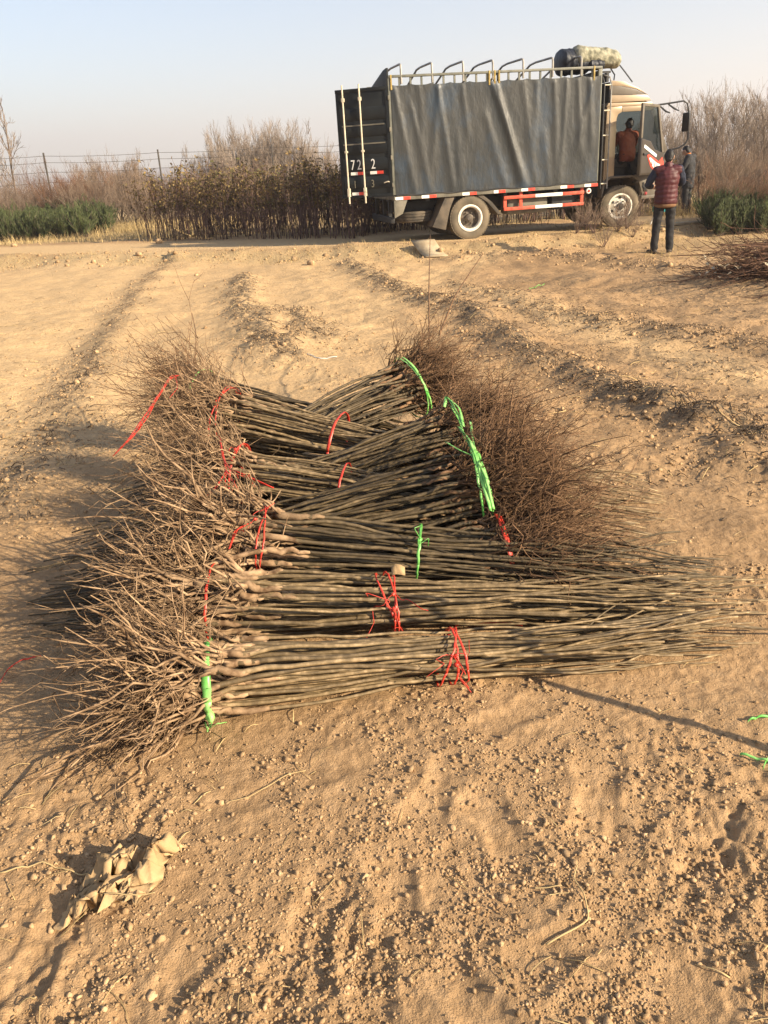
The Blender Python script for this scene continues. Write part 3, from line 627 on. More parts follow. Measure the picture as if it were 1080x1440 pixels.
# tarpaulin
def tarp(mb):
    nx, nz = 240, 90
    u = np.linspace(0, 1, nx); v = np.linspace(0, 1, nz); U, V = np.meshgrid(u, v)
    x = XR + .045 + U * (XF - XR - .06); top = Z1 + .015 - .028 * np.abs(np.sin(U * np.pi * 11)) ** .7; bot = Z0 + .025 + .015 * perlin(U * 9, U * 0 + .5, 3)
    z = bot * (1 - V) + top * V
    s = (x - XR); 
    def fold(x0, lean, wd, amp, v0=0, v1=1):
        c = x0 + lean * (1 - V); return amp * np.exp(-((s - c) / (wd * (1 + .8 * (1 - V)))) ** 2) * sstep(v0 - .15, v0 + .1, V) * (1 - sstep(v1 - .05, v1 + .12, V))
    y = .020 * perlin(s * 1.9 + V * .6, V * 1.3, 8) + .007 * perlin(s * 5 - V * 1.5, V * 2.6, 9) + .003 * perlin(s * 12, V * 6, 10)
    y += .006 * perlin(s * 5 + 1.5 * V, V * .35, 12) * (1 - V) ** .5
    for a in [(.10, .35, .05, .04), (.35, .42, .045, .035, .0, .8), (.95, .3, .05, .045), (1.0, -.25, .05, .03, .3, 1), (2.05, .75, .06, .065), (2.15, .55, .05, .05), (1.75, .6, .06, .035, 0, .7), (2.7, .3, .06, .03), (3.0, -.1, .05, .028, .4, 1), (3.35, .12, .05, .035), (3.62, -.1, .04, .03), (3.85, .15, .045, .035, .3, 1), (4.1, .15, .05, .04, .4, 1), (4.2, -.5, .05, .035, .3, 1), (3.0, .3, .06, .03, 0, .5), (.6, .1, .05, .025, .4, 1), (1.45, .25, .05, .028, .5, 1), (1.3, .1, .04, .02, 0, .5)]: y += fold(*a)
    y = np.clip(y * .36, -.012, .12) * (.35 + .65 * sstep(0, .03, 1 - V))
    Yo = -HW - .012 - y
    k = np.arange(nz - 1)[:, None] * nx + np.arange(nx - 1)[None]
    F = np.stack([k, k + 1, k + nx + 1, k + nx], -1).reshape(-1, 4)
    A = np.stack([x, Yo, z], -1).reshape(-1, 3); B = A + np.array([0, .006, 0]); n = nx * nz
    mb.add(np.concatenate([A, B]), [F, F[:, ::-1] + n])
tp('tarpaulin', 'tarp', tarp, auto=180)
tp('tarp_hem', 'black', lambda b: b.tubes(np.stack([np.linspace(XR + .05, XF - .03, 60), np.full(60, -HW - .02), Z0 + .03 + .012 * np.sin(np.linspace(0, 40, 60))], -1), np.full(60, .012), 6))
tp('bed_edge', 'dustside', lambda b: b.bx(XR, XF, -HW - .012, -HW + .03, Z0 - .055, Z0 + .02, .006))
for a, c in ((50, 85), (170, 205), (360, 393), (508, 530), (640, 672), (830, 862), (948, 980)):
    f = lambda q: XR + (q / 3.375 + 540 - 553) / (840 - 553) * (XF - XR)
    x0, x1 = f(a), f(c); x2 = f(c + 34)
    tp('reflective_tape', 'white', lambda b: b.bx(x0, x1, -HW - .018, -HW - .013, Z0 - .05, Z0 + .005))
    tp('reflective_tape', 'redtape', lambda b: b.bx(x1, x2, -HW - .018, -HW - .013, Z0 - .05, Z0 + .005))
# rear doors
tp('rear_door', 'doorpaint', lambda b: b.bx(XR - .045, XR - .005, 0.01, HW - .03, .97, Z1 - .04, .006))
RD_ = link('rear_door', None, TR); RD_.location = (XR - .01, -HW + .01, 0); RD_.rotation_euler = (0, 0, R_(-26)); RD_.empty_display_size = .1
DW = 1.06   # door runs along local -x from the hinge; outside faces local -y
def door(mb):
    mb.bx(-DW, 0, 0, .04, .95, Z1 + .0, .006)
    for z in (.97, Z1 - .03): mb.bx(-DW, 0, -.018, .0, z - .03, z + .03, .005)
    for x in (-DW + .035, -.035): mb.bx(x - .03, x + .03, -.018, .0, 1.0, Z1 - .06, .005)
tp('door_panel', 'doorpaint', door, RD_)
for z in (1.22, 1.55, 1.86, 2.17, 2.46): tp('corrugation', 'doorpaint', lambda b: b.prism([(-.016, z - .09), (-.016, z + .09), (0, z + .12), (0, z - .12)], -DW + .07, -.07, .0, 'x'), RD_)
for z in (1.93, 2.26): tp('door_seam', 'dustside', lambda b: b.bx(-DW + .1, -.1, -.024, -.0165, z - .012, z + .012), RD_)
for x in (-DW + .16, -DW + .50):
    tp('lock_bar', 'cream', lambda b: b.tubes(np.array([(x, -.055, .84), (x, -.055, Z1 + .07)]), np.full(2, .017), 8), RD_)
    for z, hh in ((1.08, .10), (1.0, .06), (1.80, .04), (2.72, .07)): tp('lock_bracket', 'cream', lambda b: b.bx(x - .03, x + .03, -.07, -.016, z - hh / 2, z + hh / 2, .008), RD_)
for x, z in ((-DW + .22, 1.37), (-DW + .62, 1.37), (-DW + .22, .995)):
    tp('reflective_tape', 'white', lambda b: b.bx(x, x + .14, -.026, -.0185, z, z + .055), RD_)
    tp('reflective_tape', 'redtape', lambda b: b.bx(x + .14, x + .27, -.026, -.0185, z, z + .055), RD_)
M['numeral'] = mat('numeral_paint', (.62, .62, .60), rough=.6)
M['numeral_old'] = mat('faded_numeral', (.16, .15, .11), rough=.7)
def text(name, s_, size, m, parent, loc, rot, sx=1.0):
    cu = bpy.data.curves.new(name, 'FONT'); cu.body = s_; cu.size = size; cu.extrude = .002; cu.align_x = 'CENTER'
    o = bpy.data.objects.new('tmp', cu); COL.objects.link(o); dg = bpy.context.evaluated_depsgraph_get()
    me = bpy.data.meshes.new_from_object(o.evaluated_get(dg)); bpy.data.objects.remove(o); me.materials.append(M[m])
    q = link(name, me, parent); q.location = loc; q.rotation_euler = rot; q.scale = (sx, 1, 1); return q
for ch, x, z, sz, m in (('7', -DW + .27, 1.47, .26, 'numeral'), ('2', -DW + .40, 1.47, .26, 'numeral'), ('2', -DW + .69, 1.47, .26, 'numeral'), ('1', -DW + .29, 1.13, .20, 'numeral_old'), ('3', -DW + .66, 1.13, .20, 'numeral_old')):
    text('numeral', ch, sz, m, RD_, (x, -.021, z), (math.pi / 2, 0, 0), .72)
tp('door_hook', 'cream', lambda b: b.tubes(np.array([(-.16, -.04, 1.2), (-.08, -.05, 1.22), (-.05, -.04, 1.21)]), np.full(3, .012), 6), RD_)
for z in (1.15, 1.65, 2.15, 2.7): tp('hinge', 'dustside', lambda b: b.bx(XR - .025, XR + .012, -HW - .02, -HW + .0, z - .04, z + .04, .008))
# under the bed at the rear
tp('end_plate', 'dustside', lambda b: b.prism([(XR, .86), (XR + .28, .86), (XR + .17, .60), (XR + .0, .52)], -HW + .0, -HW + .03, .004))
tp('rear_bumper', 'black', lambda b: [b.bx(XR - .06, XR + .02, -1.0, 1.0, .42, .54, .01)] + [b.bx(XR - .04, XR + .02, y, y + .09, .54, .86) for y in (-.75, -.2, .6)])
SP = link('spare_wheel', None, TR); SP.location = (-1.05, -.45, .50); SP.empty_display_size = .1
def tyre_profile(R, W): 
    h = W / 2; return [(R * .60, -h * .80), (R * .66, -h * .95), (R * .80, -h * 1.04), (R * .92, -h * .98), (R * .975, -h * .84), (R * .985, -h * .6), (R * .955, -h * .57), (R * .955, -h * .5), (R, -h * .47), (R, -h * .08), (R * .96, -h * .05), (R * .96, h * .05), (R, h * .08), (R, h * .47), (R * .955, h * .5), (R * .955, h * .57), (R * .985, h * .6), (R * .975, h * .84), (R * .92, h * .98), (R * .80, h * 1.04), (R * .66, h * .95), (R * .60, h * .80)]
tp('tyre', 'rubber', lambda b: b.lathe(tyre_profile(.40, .21), (0, 0, 0), 'z', 40), SP)
tp('rim', 'hub', lambda b: b.lathe([(.0, .02), (.12, .02), (.2, -.03), (.25, .08)], (0, 0, 0), 'z', 30), SP)
# wheels
def wheel(x, y, style, face):
    o = link('wheel', None, TR); o.location = (x, y, .42); o.empty_display_size = .1
    if style == 'front': o.rotation_euler = (0, 0, R_(-7))
    tp('tyre', 'rubber_dust', lambda b: b.lathe(tyre_profile(.42, .23), (0, 0, 0), 'y', 48), o)
    tp('tread_blocks', 'rubber_dust', lambda b: [b.box((.418 * math.cos(a), sy * .082, .418 * math.sin(a)), (.014, .04, .045), 0, Matrix.Rotation(-a, 3, 'Y')) for a in np.linspace(0, 2 * math.pi, 46, endpoint=False) for sy in (-1, 1)], o)['kind'] = 'stuff'
    f = face
    if style == 'rear':
        tp('rim', 'rim', lambda b: b.lathe([(.205, f * .02), (.212, f * .10), (.235, f * .118), (.262, f * .115), (.266, f * .095), (.25, f * .085)], (0, 0, 0), 'y', 48), o)
        tp('disc', 'hub', lambda b: b.lathe([(.0, f * .0), (.12, f * .0), (.17, -f * .02), (.212, f * .03)], (0, 0, 0), 'y', 36), o)
        tp('hub', 'hub', lambda b: b.lathe([(.0, f * .11), (.05, f * .11), (.075, f * .09), (.085, f * .0)], (0, 0, 0), 'y', 24), o)
        nz = .005
    else:
        tp('rim', 'rim', lambda b: b.lathe([(.20, f * .0), (.212, f * .08), (.235, f * .112), (.262, f * .11), (.266, f * .09), (.25, f * .085)], (0, 0, 0), 'y', 48), o)
        tp('disc', 'rim', lambda b: b.lathe([(.07, f * .085), (.135, f * .085), (.16, f * .06), (.205, f * .03)], (0, 0, 0), 'y', 36), o)
        tp('hub', 'hub', lambda b: b.lathe([(.0, f * .125), (.055, f * .125), (.075, f * .11), (.078, f * .08)], (0, 0, 0), 'y', 24), o)
        for a in np.linspace(0, 2 * math.pi, 6, endpoint=False): tp('hand_hole', 'black', lambda b: b.lathe([(.0, f * .066), (.026, f * .066), (.028, f * .05)], (.172 * math.cos(a + .5), 0, .172 * math.sin(a + .5)), 'y', 12), o)
        nz = .09
    for a in np.linspace(0, 2 * math.pi, 6, endpoint=False):
        tp('wheel_nut', 'hub', lambda b: b.lathe([(.0, f * (nz + .03)), (.016, f * (nz + .03)), (.018, f * (nz - .006))], (.112 * math.cos(a), 0, .112 * math.sin(a)), 'y', 6), o)
for y, f in ((-.985, -1), (-.71, -1), (.71, 1), (.985, 1)): wheel(0, y, 'rear', f)
wheel(WB, -.90, 'front', -1); wheel(WB, .90, 'front', 1)
tp('axle', 'black', lambda b: b.tubes(np.array([(WB, -.8, .42), (WB, .8, .42)]), np.full(2, .05), 10))
tp('axle', 'black', lambda b: [b.tubes(np.array([(0, -.9, .42), (0, .9, .42)]), np.full(2, .07), 10), b.lathe([(.0, -.17), (.14, -.12), (.19, 0), (.14, .12), (0, .17)], (0, 0, .42), 'y', 20)])
tp('drive_shaft', 'black', lambda b: b.tubes(np.array([(.1, 0, .45), (2.6, 0, .62)]), np.full(2, .05), 8))
tp('leaf_spring', 'black', lambda b: [b.tubes(np.array([(-.6, y, .68), (-.3, y, .54), (0, y, .50), (.3, y, .54), (.6, y, .68)]), np.full(5, .035), 6) for y in (-.47, .47)])
tp('mud_flap', 'rubber', lambda b: b.prism([(-.50, .88), (-.30, .88), (-.42, .62), (-.52, .22), (-.80, .30)], -1.07, -.58, .008))
tp('mud_flap', 'rubber', lambda b: b.prism([(-.50, .88), (-.30, .88), (-.42, .62), (-.52, .22), (-.80, .30)], .58, 1.07, .008))
tp('wing', 'rubber', lambda b: b.prism([(.10, .88), (.24, .88), (.48, .70), (.72, .42), (.60, .46), (.38, .70)], -1.07, -.58, .008))
tp('fuel_tank', 'dustside', lambda b: b.bx(.85, 1.75, -.95, -.50, .42, .80, .06))
tp('battery_box', 'black', lambda b: b.bx(1.85, 2.4, -.92, -.5, .45, .80, .02))
tp('air_tank', 'hub', lambda b: b.tubes(np.array([(.9, .7, .6), (1.9, .7, .6)]), np.full(2, .15), 14))
# side guard, red with white middle
def bar(name, m, x0, x1, za, zb, yy=-1.06):
    tp(name, m, lambda b: b.prism([(x0, za - .032), (x1, zb - .032), (x1, zb + .032), (x0, za + .032)], yy - .02, yy + .02, .006))
for z in (.76, .54):
    bar('guard_rail', 'redpaint', .74, 1.42, z, z); bar('guard_rail', 'white', 1.42, 2.02, z, z); bar('guard_rail', 'redpaint', 2.02, 2.50, z, z)
for x, z0, z1 in ((.775, .51, .79), (1.12, .57, .90), (2.47, .51, .90)): tp('guard_post', 'redpaint', lambda b: b.bx(x - .035, x + .035, -1.038, -1.0, z0, z1, .006))
tp('side_marker', 'white', lambda b: b.lathe([(0, -.03), (.05, -.03), (.06, 0)], (2.60, -1.06, .78), 'y', 18))
tp('side_marker', 'redtape', lambda b: b.lathe([(0, -.045), (.025, -.042), (.03, -.025)], (2.60, -1.06, .78), 'y', 14))
# ladder between box and cab
LD = link('ladder', None, TR); LD.empty_display_size = .1
for x in (2.86, 3.01): tp('ladder_rail', 'black' if x < 3 else 'pipe', lambda b: b.tubes(np.array([(x, -1.06, .80), (x, -1.06, 2.75), (x - .02, -1.02, 2.88), (x - .1, -.9, 2.93)]), np.full(4, .016), 8), LD)
for z in np.arange(.9, 2.8, .46): tp('rung', 'cream', lambda b: b.tubes(np.array([(2.86, -1.06, z), (3.01, -1.06, z)]), np.full(2, .013), 8), LD)
# cab
CB = link('cab', None, TR); CB.empty_display_size = .1
CW = 1.0
for sg in (-1, 1):
    ya, yb = (sg * CW, sg * (CW - .06)) if sg < 0 else (sg * (CW - .06), sg * CW)
    tp('rear_pillar', 'bronze', lambda b: b.prism([(2.95, .95), (3.19, 1.0), (3.19, 2.12), (3.22, 2.20), (3.30, 2.24), (3.30, 2.34), (2.97, 2.34)], ya, yb, .012), CB)
    tp('roof_rail', 'bronze', lambda b: b.prism([(3.305, 2.24), (3.93, 2.24), (4.03, 2.30), (4.0, 2.34), (3.305, 2.34)], ya, yb, .012), CB)
    tp('windscreen_pillar', 'trim', lambda b: b.prism([(3.94, 2.24), (4.03, 2.295), (4.40, 1.42), (4.29, 1.42)], ya, yb, .012), CB)
    tp('front_corner', 'brownpaint', lambda b: b.prism([(4.24, .62), (4.40, .58), (4.43, 1.1), (4.40, 1.415), (4.24, 1.415)], ya, yb, .02), CB)
    tp('wheel_arch', 'trim', lambda b: b.prism([(2.93, .62), (3.0, .90), (3.12, .99), (3.62, .99), (3.76, .90), (3.86, .60), (4.235, .60), (4.235, .985), (3.70, 1.03), (3.1, 1.03), (2.93, .94)], sg * 1.02, sg * .78, .01), CB)
tp('seat_side', 'interior', lambda b: b.bx(3.2, 4.2, .93, .94, 1.0, 1.45), CB)
LDR = tp('left_door', 'bronze', lambda b: b.prism([(3.20, 1.0), (4.235, 1.0), (4.22, 1.45), (3.6, 1.58), (3.20, 1.58)], .945, .995, .01), CB)
tp('door_glass', 'glass', lambda b: b.prism([(3.21, 1.58), (3.6, 1.58), (4.22, 1.45), (4.28, 1.44), (3.93, 2.235), (3.21, 2.235)], .96, .968), CB)
tp('roof', 'bronze', lambda b: b.prism([(2.96, 2.342), (4.02, 2.342), (3.95, 2.40), (3.0, 2.42)], -.98, .98, .02), CB)
tp('back_wall', 'trim', lambda b: b.bx(2.94, 2.985, -.935, .935, .95, 2.34), CB)
tp('floor', 'interior', lambda b: b.bx(2.99, 4.45, -.77, .93, .955, 1.02), CB)
tp('dashboard', 'interior', lambda b: b.prism([(4.0, 1.03), (4.36, 1.03), (4.34, 1.42), (4.1, 1.46), (3.98, 1.36)], -.93, .93, .03), CB)
tp('front_panel', 'bronze', lambda b: b.prism([(4.37, .60), (4.42, .60), (4.46, 1.1), (4.42, 1.41), (4.37, 1.41)], -.93, .93, .015), CB)
tp('bumper', 'trim', lambda b: b.bx(4.26, 4.52, -1.02, 1.02, .40, .60, .03), CB)
tp('windscreen', 'glass', lambda b: b.prism([(4.01, 2.30), (4.02, 2.30), (4.41, 1.42), (4.40, 1.42)], -.93, .93), CB)
for y in (-.5, .45):
    tp('seat', 'interior', lambda b: [b.bx(3.15, 3.62, y - .24, y + .24, 1.18, 1.36, .05), b.box((3.13, y, 1.66), (.13, .44, .62), .05, Matrix.Rotation(R_(-8), 3, 'Y')), b.bx(3.2, 3.58, y - .2, y + .2, 1.02, 1.185)], CB)
tp('steering_wheel', 'black', lambda b: [b.tubes(np.array([(3.95 + .12 * math.sin(a) * .4, .45 + .21 * math.cos(a), 1.55 + .19 * math.sin(a)) for a in np.linspace(0, 6.283, 25)]), np.full(25, .014), 6), b.tubes(np.array([(3.95, .45, 1.55), (4.15, .45, 1.3)]), np.full(2, .02), 6)], CB)
# roof fairing
def fairing(mb):
    xs = np.array([3.06, 3.33, 3.66, 3.88, 3.97]); zt = np.array([2.83, 2.80, 2.67, 2.53, 2.43]); n = 17
    V = []
    for x, z in zip(xs, zt):
        for a in np.linspace(-1, 1, n):
            e = abs(a) ** 5; V.append((x - .05 * a * a * (x > 3.8), a * .93, z - (z - 2.43) * .95 * e))
    V = np.array(V); k = np.arange(4)[:, None] * n + np.arange(n - 1)[None]
    F = np.stack([k, k + 1, k + n + 1, k + n], -1).reshape(-1, 4)
    mb.add(V, [F]); mb.add(V - np.array([.0, 0, .03]), [F[:, ::-1]])
FA = tp('roof_fairing', 'bronze', fairing, CB, 60)
tp('fairing_side', 'bronze', lambda b: b.prism([(3.06, 2.425), (3.96, 2.425), (3.86, 2.53), (3.06, 2.56)], -.955, -.93, .008), FA)
tp('fairing_recess', 'trim', lambda b: b.prism([(3.06, 2.565), (3.84, 2.545), (3.6, 2.64), (3.3, 2.71), (3.06, 2.73)], -.945, -.925, .004), FA)
tp('fairing_side', 'bronze', lambda b: b.prism([(3.06, 2.735), (3.3, 2.715), (3.62, 2.645), (3.88, 2.535), (3.64, 2.67), (3.33, 2.795), (3.06, 2.825)], -.955, -.915, .004), FA)
tp('fairing_back', 'black', lambda b: b.bx(3.03, 3.055, -.9, .9, 2.43, 2.8), FA)
# open passenger door
DR = link('cab_door', None, CB); DR.location = (4.30, -1.005, 0); DR.rotation_euler = (0, 0, R_(33)); DR.empty_display_size = .1
tp('door_shell', 'brownpaint', lambda b: b.prism([(-.98, 1.02), (-.98, 1.72), (-.60, 1.66), (-.42, 1.50), (-.05, 1.42), (.0, 1.40), (.0, 1.02)], -.01, .06, .012), DR)
tp('door_skin', 'brownpaint', lambda b: b.prism([(-.96, 1.06), (-.96, 1.70), (-.62, 1.645), (-.44, 1.49), (-.04, 1.40), (-.03, 1.06)], -.016, -.011, .0), DR)
tp('door_frame', 'trim', lambda b: [b.prism([(-.98, 1.725), (-.98, 2.36), (-.915, 2.36), (-.915, 1.72)], .0, .05, .008), b.prism([(-.914, 2.36), (-.914, 2.30), (-.36, 2.28), (-.30, 2.33)], .0, .05, .008), b.prism([(-.30, 2.328), (-.36, 2.275), (-.07, 1.43), (.0, 1.42)], .0, .05, .008)], DR)
tp('window_glass', 'glass', lambda b: b.prism([(-.915, 1.715), (-.60, 1.655), (-.42, 1.505), (-.075, 1.435), (-.36, 2.275), (-.915, 2.30)], .02, .026), DR)
tp('door_handle', 'black', lambda b: b.bx(-.90, -.74, -.045, -.017, 1.40, 1.44, .01), DR)
tp('decal', 'white', lambda b: b.prism([(-.88, 1.545), (-.86, 1.60), (-.34, 1.40), (-.36, 1.345)], -.022, -.0165), DR)
tp('decal', 'redtape', lambda b: b.prism([(-.74, 1.40), (-.64, 1.41), (-.24, 1.26), (-.10, 1.34), (-.02, 1.22), (-.06, 1.08), (-.38, 1.065), (-.58, 1.18)], -.022, -.0165), DR)
tp('decal', 'white', lambda b: b.prism([(-.66, 1.34), (-.60, 1.35), (-.34, 1.24), (-.18, 1.20), (-.20, 1.12), (-.36, 1.09), (-.52, 1.20)], -.026, -.0225), DR)
tp('decal', 'redtape', lambda b: [b.prism([(-.56, 1.27), (-.53, 1.275), (-.50, 1.20), (-.53, 1.20)], -.029, -.0265), b.prism([(-.45, 1.235), (-.42, 1.24), (-.38, 1.14), (-.41, 1.14)], -.029, -.0265), b.prism([(-.34, 1.20), (-.30, 1.20), (-.28, 1.13), (-.32, 1.12)], -.029, -.0265)], DR)
# mirror frame standing out from the door corner
MR = link('mirror', None, TR); MR.empty_display_size = .1
tp('mirror_arm', 'black', lambda b: b.tubes(np.array([(4.05, -1.0, 2.33), (4.42, -1.05, 2.36), (4.62, -1.08, 2.38), (4.70, -1.09, 2.33), (4.74, -1.09, 2.2), (4.78, -1.09, 1.66), (4.72, -1.08, 1.56), (4.60, -1.06, 1.50), (4.45, -1.02, 1.47)]), np.full(9, .017), 8), MR)
tp('mirror_head', 'mirror', lambda b: b.box((4.70, -1.10, 1.98), (.05, .17, .36), .02, Matrix.Rotation(R_(25), 3, 'Z')), MR)
for P in ([(4.3, -1.03, 2.34), (4.40, -1.1, 2.25), (4.50, -1.12, 2.20)], [(4.12, -1.0, 2.32), (4.25, -1.06, 2.20), (4.33, -1.08, 2.17)]): tp('wiper_arm', 'black', lambda b: b.tubes(np.array(P), np.array([.014, .02, .012]), 6), MR)
# step
tp('step', 'trim', lambda b: b.bx(3.80, 4.24, -1.10, -.82, .545, .61, .012), CB)
tp('step', 'trim', lambda b: b.bx(3.72, 4.22, -.98, -.78, .86, .90, .01), CB)
tp('step_hanger', 'black', lambda b: [b.bx(3.83, 3.87, -.86, -.82, .61, .95), b.bx(4.16, 4.2, -.86, -.82, .61, .95)], CB)
# roll of covers on the cab and front of the box
def covers():
    o = thing('tarpaulin_roll', 'mottled khaki tarpaulin roll with dark cover, lashed above the truck cab', 'tarpaulin', tw(2.70, -.35, Z1 + .14))
    o.rotation_euler = (0, 0, .184)
    def roll(b, x0, x1, r0, r1, zc, y, seed, droop=.08, end=.5):
        n, k = 40, 36; t = np.linspace(0, 1, n); a = np.linspace(0, 2 * np.pi, k, endpoint=False); T, A = np.meshgrid(t, a, indexing='ij')
        prof = np.interp(t, [0, .03, .10, .5, .9, .97, 1], [.35, .8, 1, 1.0, .98, .78, .35])[:, None] * np.interp(t, [0, 1], [r0, r1])[:, None]
        rr = prof * (1 + .10 * perlin(T * 5, A * .95, seed) + .05 * perlin(T * 14, A * 2.2, seed + 1))
        V = np.stack([x0 + (x1 - x0) * T, y + rr * np.cos(A) * 1.1, zc - droop * T ** 2 + rr * np.sin(A) * .85], -1)
        i = np.arange(n - 1)[:, None] * k + np.arange(k)[None]; j = np.arange(n - 1)[:, None] * k + (np.arange(k)[None] + 1) % k
        b.add(V.reshape(-1, 3), [np.stack([i, j, j + k, i + k], -1).reshape(-1, 4), np.arange(k)[::-1].copy(), np.arange(k) + (n - 1) * k])
    tp('khaki_roll', 'rolltarp', lambda b: roll(b, -.34, .70, .25, .20, .26, -.2, 61), o, 180)
    tp('dark_cover', 'rolldark', lambda b: [roll(b, -.62, .08, .29, .26, .18, -.12, 71, 0), roll(b, -.05, .30, .13, .12, .10, -.32, 75, 0)], o, 180)
    for P in ([(.45, -.35, .02), (.52, -.40, -.10), (.50, -.42, -.2)], [(.66, -.25, .12), (.80, -.3, -.05), (.95, -.35, -.24)], [(-.3, -.4, .1), (-.28, -.52, .0), (-.3, -.6, -.12)]): tp('lashing', 'black', lambda b: b.tubes(np.array(P), np.full(3, .014), 6), o)
covers()
tp('roof_rack', 'black', lambda b: [b.bx(2.78, 3.05, y - .02, y + .02, Z1 + .06, Z1 + .10) for y in (-.9, -.3, .3, .9)] + [b.bx(2.95, 3.0, -.95, .95, Z1 - .1, Z1 + .06)])
# teal stool by the front of the truck
st = thing('stool', 'small teal plastic seated stool with white legs beside the truck step', 'stool', tw(4.62, -.55, 0)); st.location[2] = gz(st.location[0], st.location[1])
tp('seat', 'teal', lambda b: b.bx(-.19, .19, -.14, .14, .27, .38, .02), st)
for sx in (-1, 1):
    for sy in (-1, 1): tp('leg', 'white', lambda b: b.tubes(np.array([(sx * .14, sy * .10, .28), (sx * .20, sy * .13, 0)]), np.full(2, .014), 6), st)

# ------------------------------------------------------------------ people
M['skin'] = mat('skin', (.30, .17, .11), (.36, .21, .14), scale=14, rough=.6)
M['hair'] = mat('hair', (.005, .0045, .004), (.012, .010, .009), scale=60, rough=.55)
M['vest'] = mat('maroon_quilt', (.050, .010, .013), (.075, .015, .018), scale=8, rough=.55, bump=.3, bscale=30)
M['navy'] = mat('navy_cloth', (.012, .016, .032), (.022, .028, .048), scale=12, rough=.8, bump=.3, bscale=40)
M['trouser'] = mat('black_trouser', (.010, .010, .011), (.022, .021, .021), scale=10, rough=.8, bump=.3, bscale=30)
M['orange_jacket'] = mat('rust_jacket', (.12, .028, .010), (.16, .038, .015), scale=8, rough=.75, bump=.35, bscale=25)
M['grey_cloth'] = mat('dark_grey_cloth', (.022, .023, .026), (.042, .041, .042), scale=10, rough=.85, bump=.3, bscale=30)
M['shoe'] = mat('brown_shoe', (.035, .026, .02), (.06, .045, .034), scale=20, rough=.6)
M['red_shoe'] = mat('red_shoe', (.30, .02, .03), (.36, .03, .04), scale=20, rough=.6)
M['tan_hem'] = mat('tan_hem', (.16, .085, .04), rough=.8)
M['orange_scarf'] = mat('orange_collar', (.55, .17, .04), rough=.8)
M['paper'] = mat('white_paper', (.75, .74, .70), rough=.7)
M['eye'] = mat('eye', (.01, .008, .007), rough=.2)
def loft(mb, secs, side=(1, 0, 0), k=16):
    """secs: (centre, half width along side, half depth); a closed tapering tube with rounded ends"""
    C = np.array([q[0] for q in secs], float); a = np.array([q[1] for q in secs], float); b = np.array([q[2] for q in secs], float)
    t = np.linspace(0, len(C) - 1, (len(C) - 1) * 4 + 1)
    n0 = len(C); f = lambda y: np.interp(t, np.arange(n0), y)
    C = np.stack([f(C[:, i]) for i in range(3)], -1); a, b = f(a), f(b)
    for _ in range(2): C[1:-1] = (C[:-2] + 2 * C[1:-1] + C[2:]) / 4; a[1:-1] = (a[:-2] + 2 * a[1:-1] + a[2:]) / 4; b[1:-1] = (b[:-2] + 2 * b[1:-1] + b[2:]) / 4
    T = np.gradient(C, axis=0); T /= np.linalg.norm(T, axis=1, keepdims=True)
    # rounded ends
    def ext(C0, T0, a0, b0, sgn):
        q = np.array([.5, .85, 1.0]); cp = 1.0 if min(a0, b0) < .09 else .18; return [C0 + sgn * T0 * min(a0, b0) * x * cp for x in q], [max(1 - x * x, .02) ** .5 for x in q]
    e0, s0 = ext(C[0], T[0], a[0], b[0], -1); e1, s1 = ext(C[-1], T[-1], a[-1], b[-1], 1)
    C = np.concatenate([e0[::-1], C, e1]); a = np.concatenate([[a[0] * x for x in s0[::-1]], a, [a[-1] * x for x in s1]]); b = np.concatenate([[b[0] * x for x in s0[::-1]], b, [b[-1] * x for x in s1]])
    T = np.concatenate([[T[0]] * 3, T, [T[-1]] * 3])
    sd = np.array(side, float); S = sd - (T @ sd)[:, None] * T; S /= np.linalg.norm(S, axis=1, keepdims=True) + 1e-9; U = np.cross(T, S)
    th = np.linspace(0, 2 * np.pi, k, endpoint=False); n = len(C)
    V = C[:, None] + a[:, None, None] * np.cos(th)[None, :, None] * S[:, None] + b[:, None, None] * np.sin(th)[None, :, None] * U[:, None]
    i = np.arange(n - 1)[:, None] * k + np.arange(k)[None]; j = np.arange(n - 1)[:, None] * k + (np.arange(k)[None] + 1) % k
    mb.add(V.reshape(-1, 3), [np.stack([i, j, j + k, i + k], -1).reshape(-1, 4), np.arange(k)[::-1].copy(), np.arange(k) + (n - 1) * k])
def fuse(name, m, parent, lofts, vox=.012, smooth=4, disp=None):
    mb = MB()
    for l in lofts: loft(mb, *l) if isinstance(l, tuple) else loft(mb, l)
    o = mb.build('tmp', None, None, True)
    md = o.modifiers.new('r', 'REMESH'); md.mode = 'VOXEL'; md.voxel_size = vox; md.use_smooth_shade = True
    ms = o.modifiers.new('s', 'SMOOTH'); ms.iterations = smooth; ms.factor = .5
    dg = bpy.context.evaluated_depsgraph_get(); me = bpy.data.meshes.new_from_object(o.evaluated_get(dg)); bpy.data.objects.remove(o)
    me.name = name; me.materials.clear(); me.materials.append(M[m])
    if disp is not None:
        n = len(me.vertices); co = np.zeros(n * 3); me.vertices.foreach_get('co', co); co = co.reshape(-1, 3)
        no = np.zeros(n * 3); me.vertices.foreach_get('normal', no); no = no.reshape(-1, 3)
        co = co + no * disp(co)[:, None]; me.vertices.foreach_set('co', co.ravel())
    me.polygons.foreach_set('use_smooth', np.ones(len(me.polygons), bool)); me.update()
    return link(name, me, parent)
def V3(*a): return np.array(a, float)
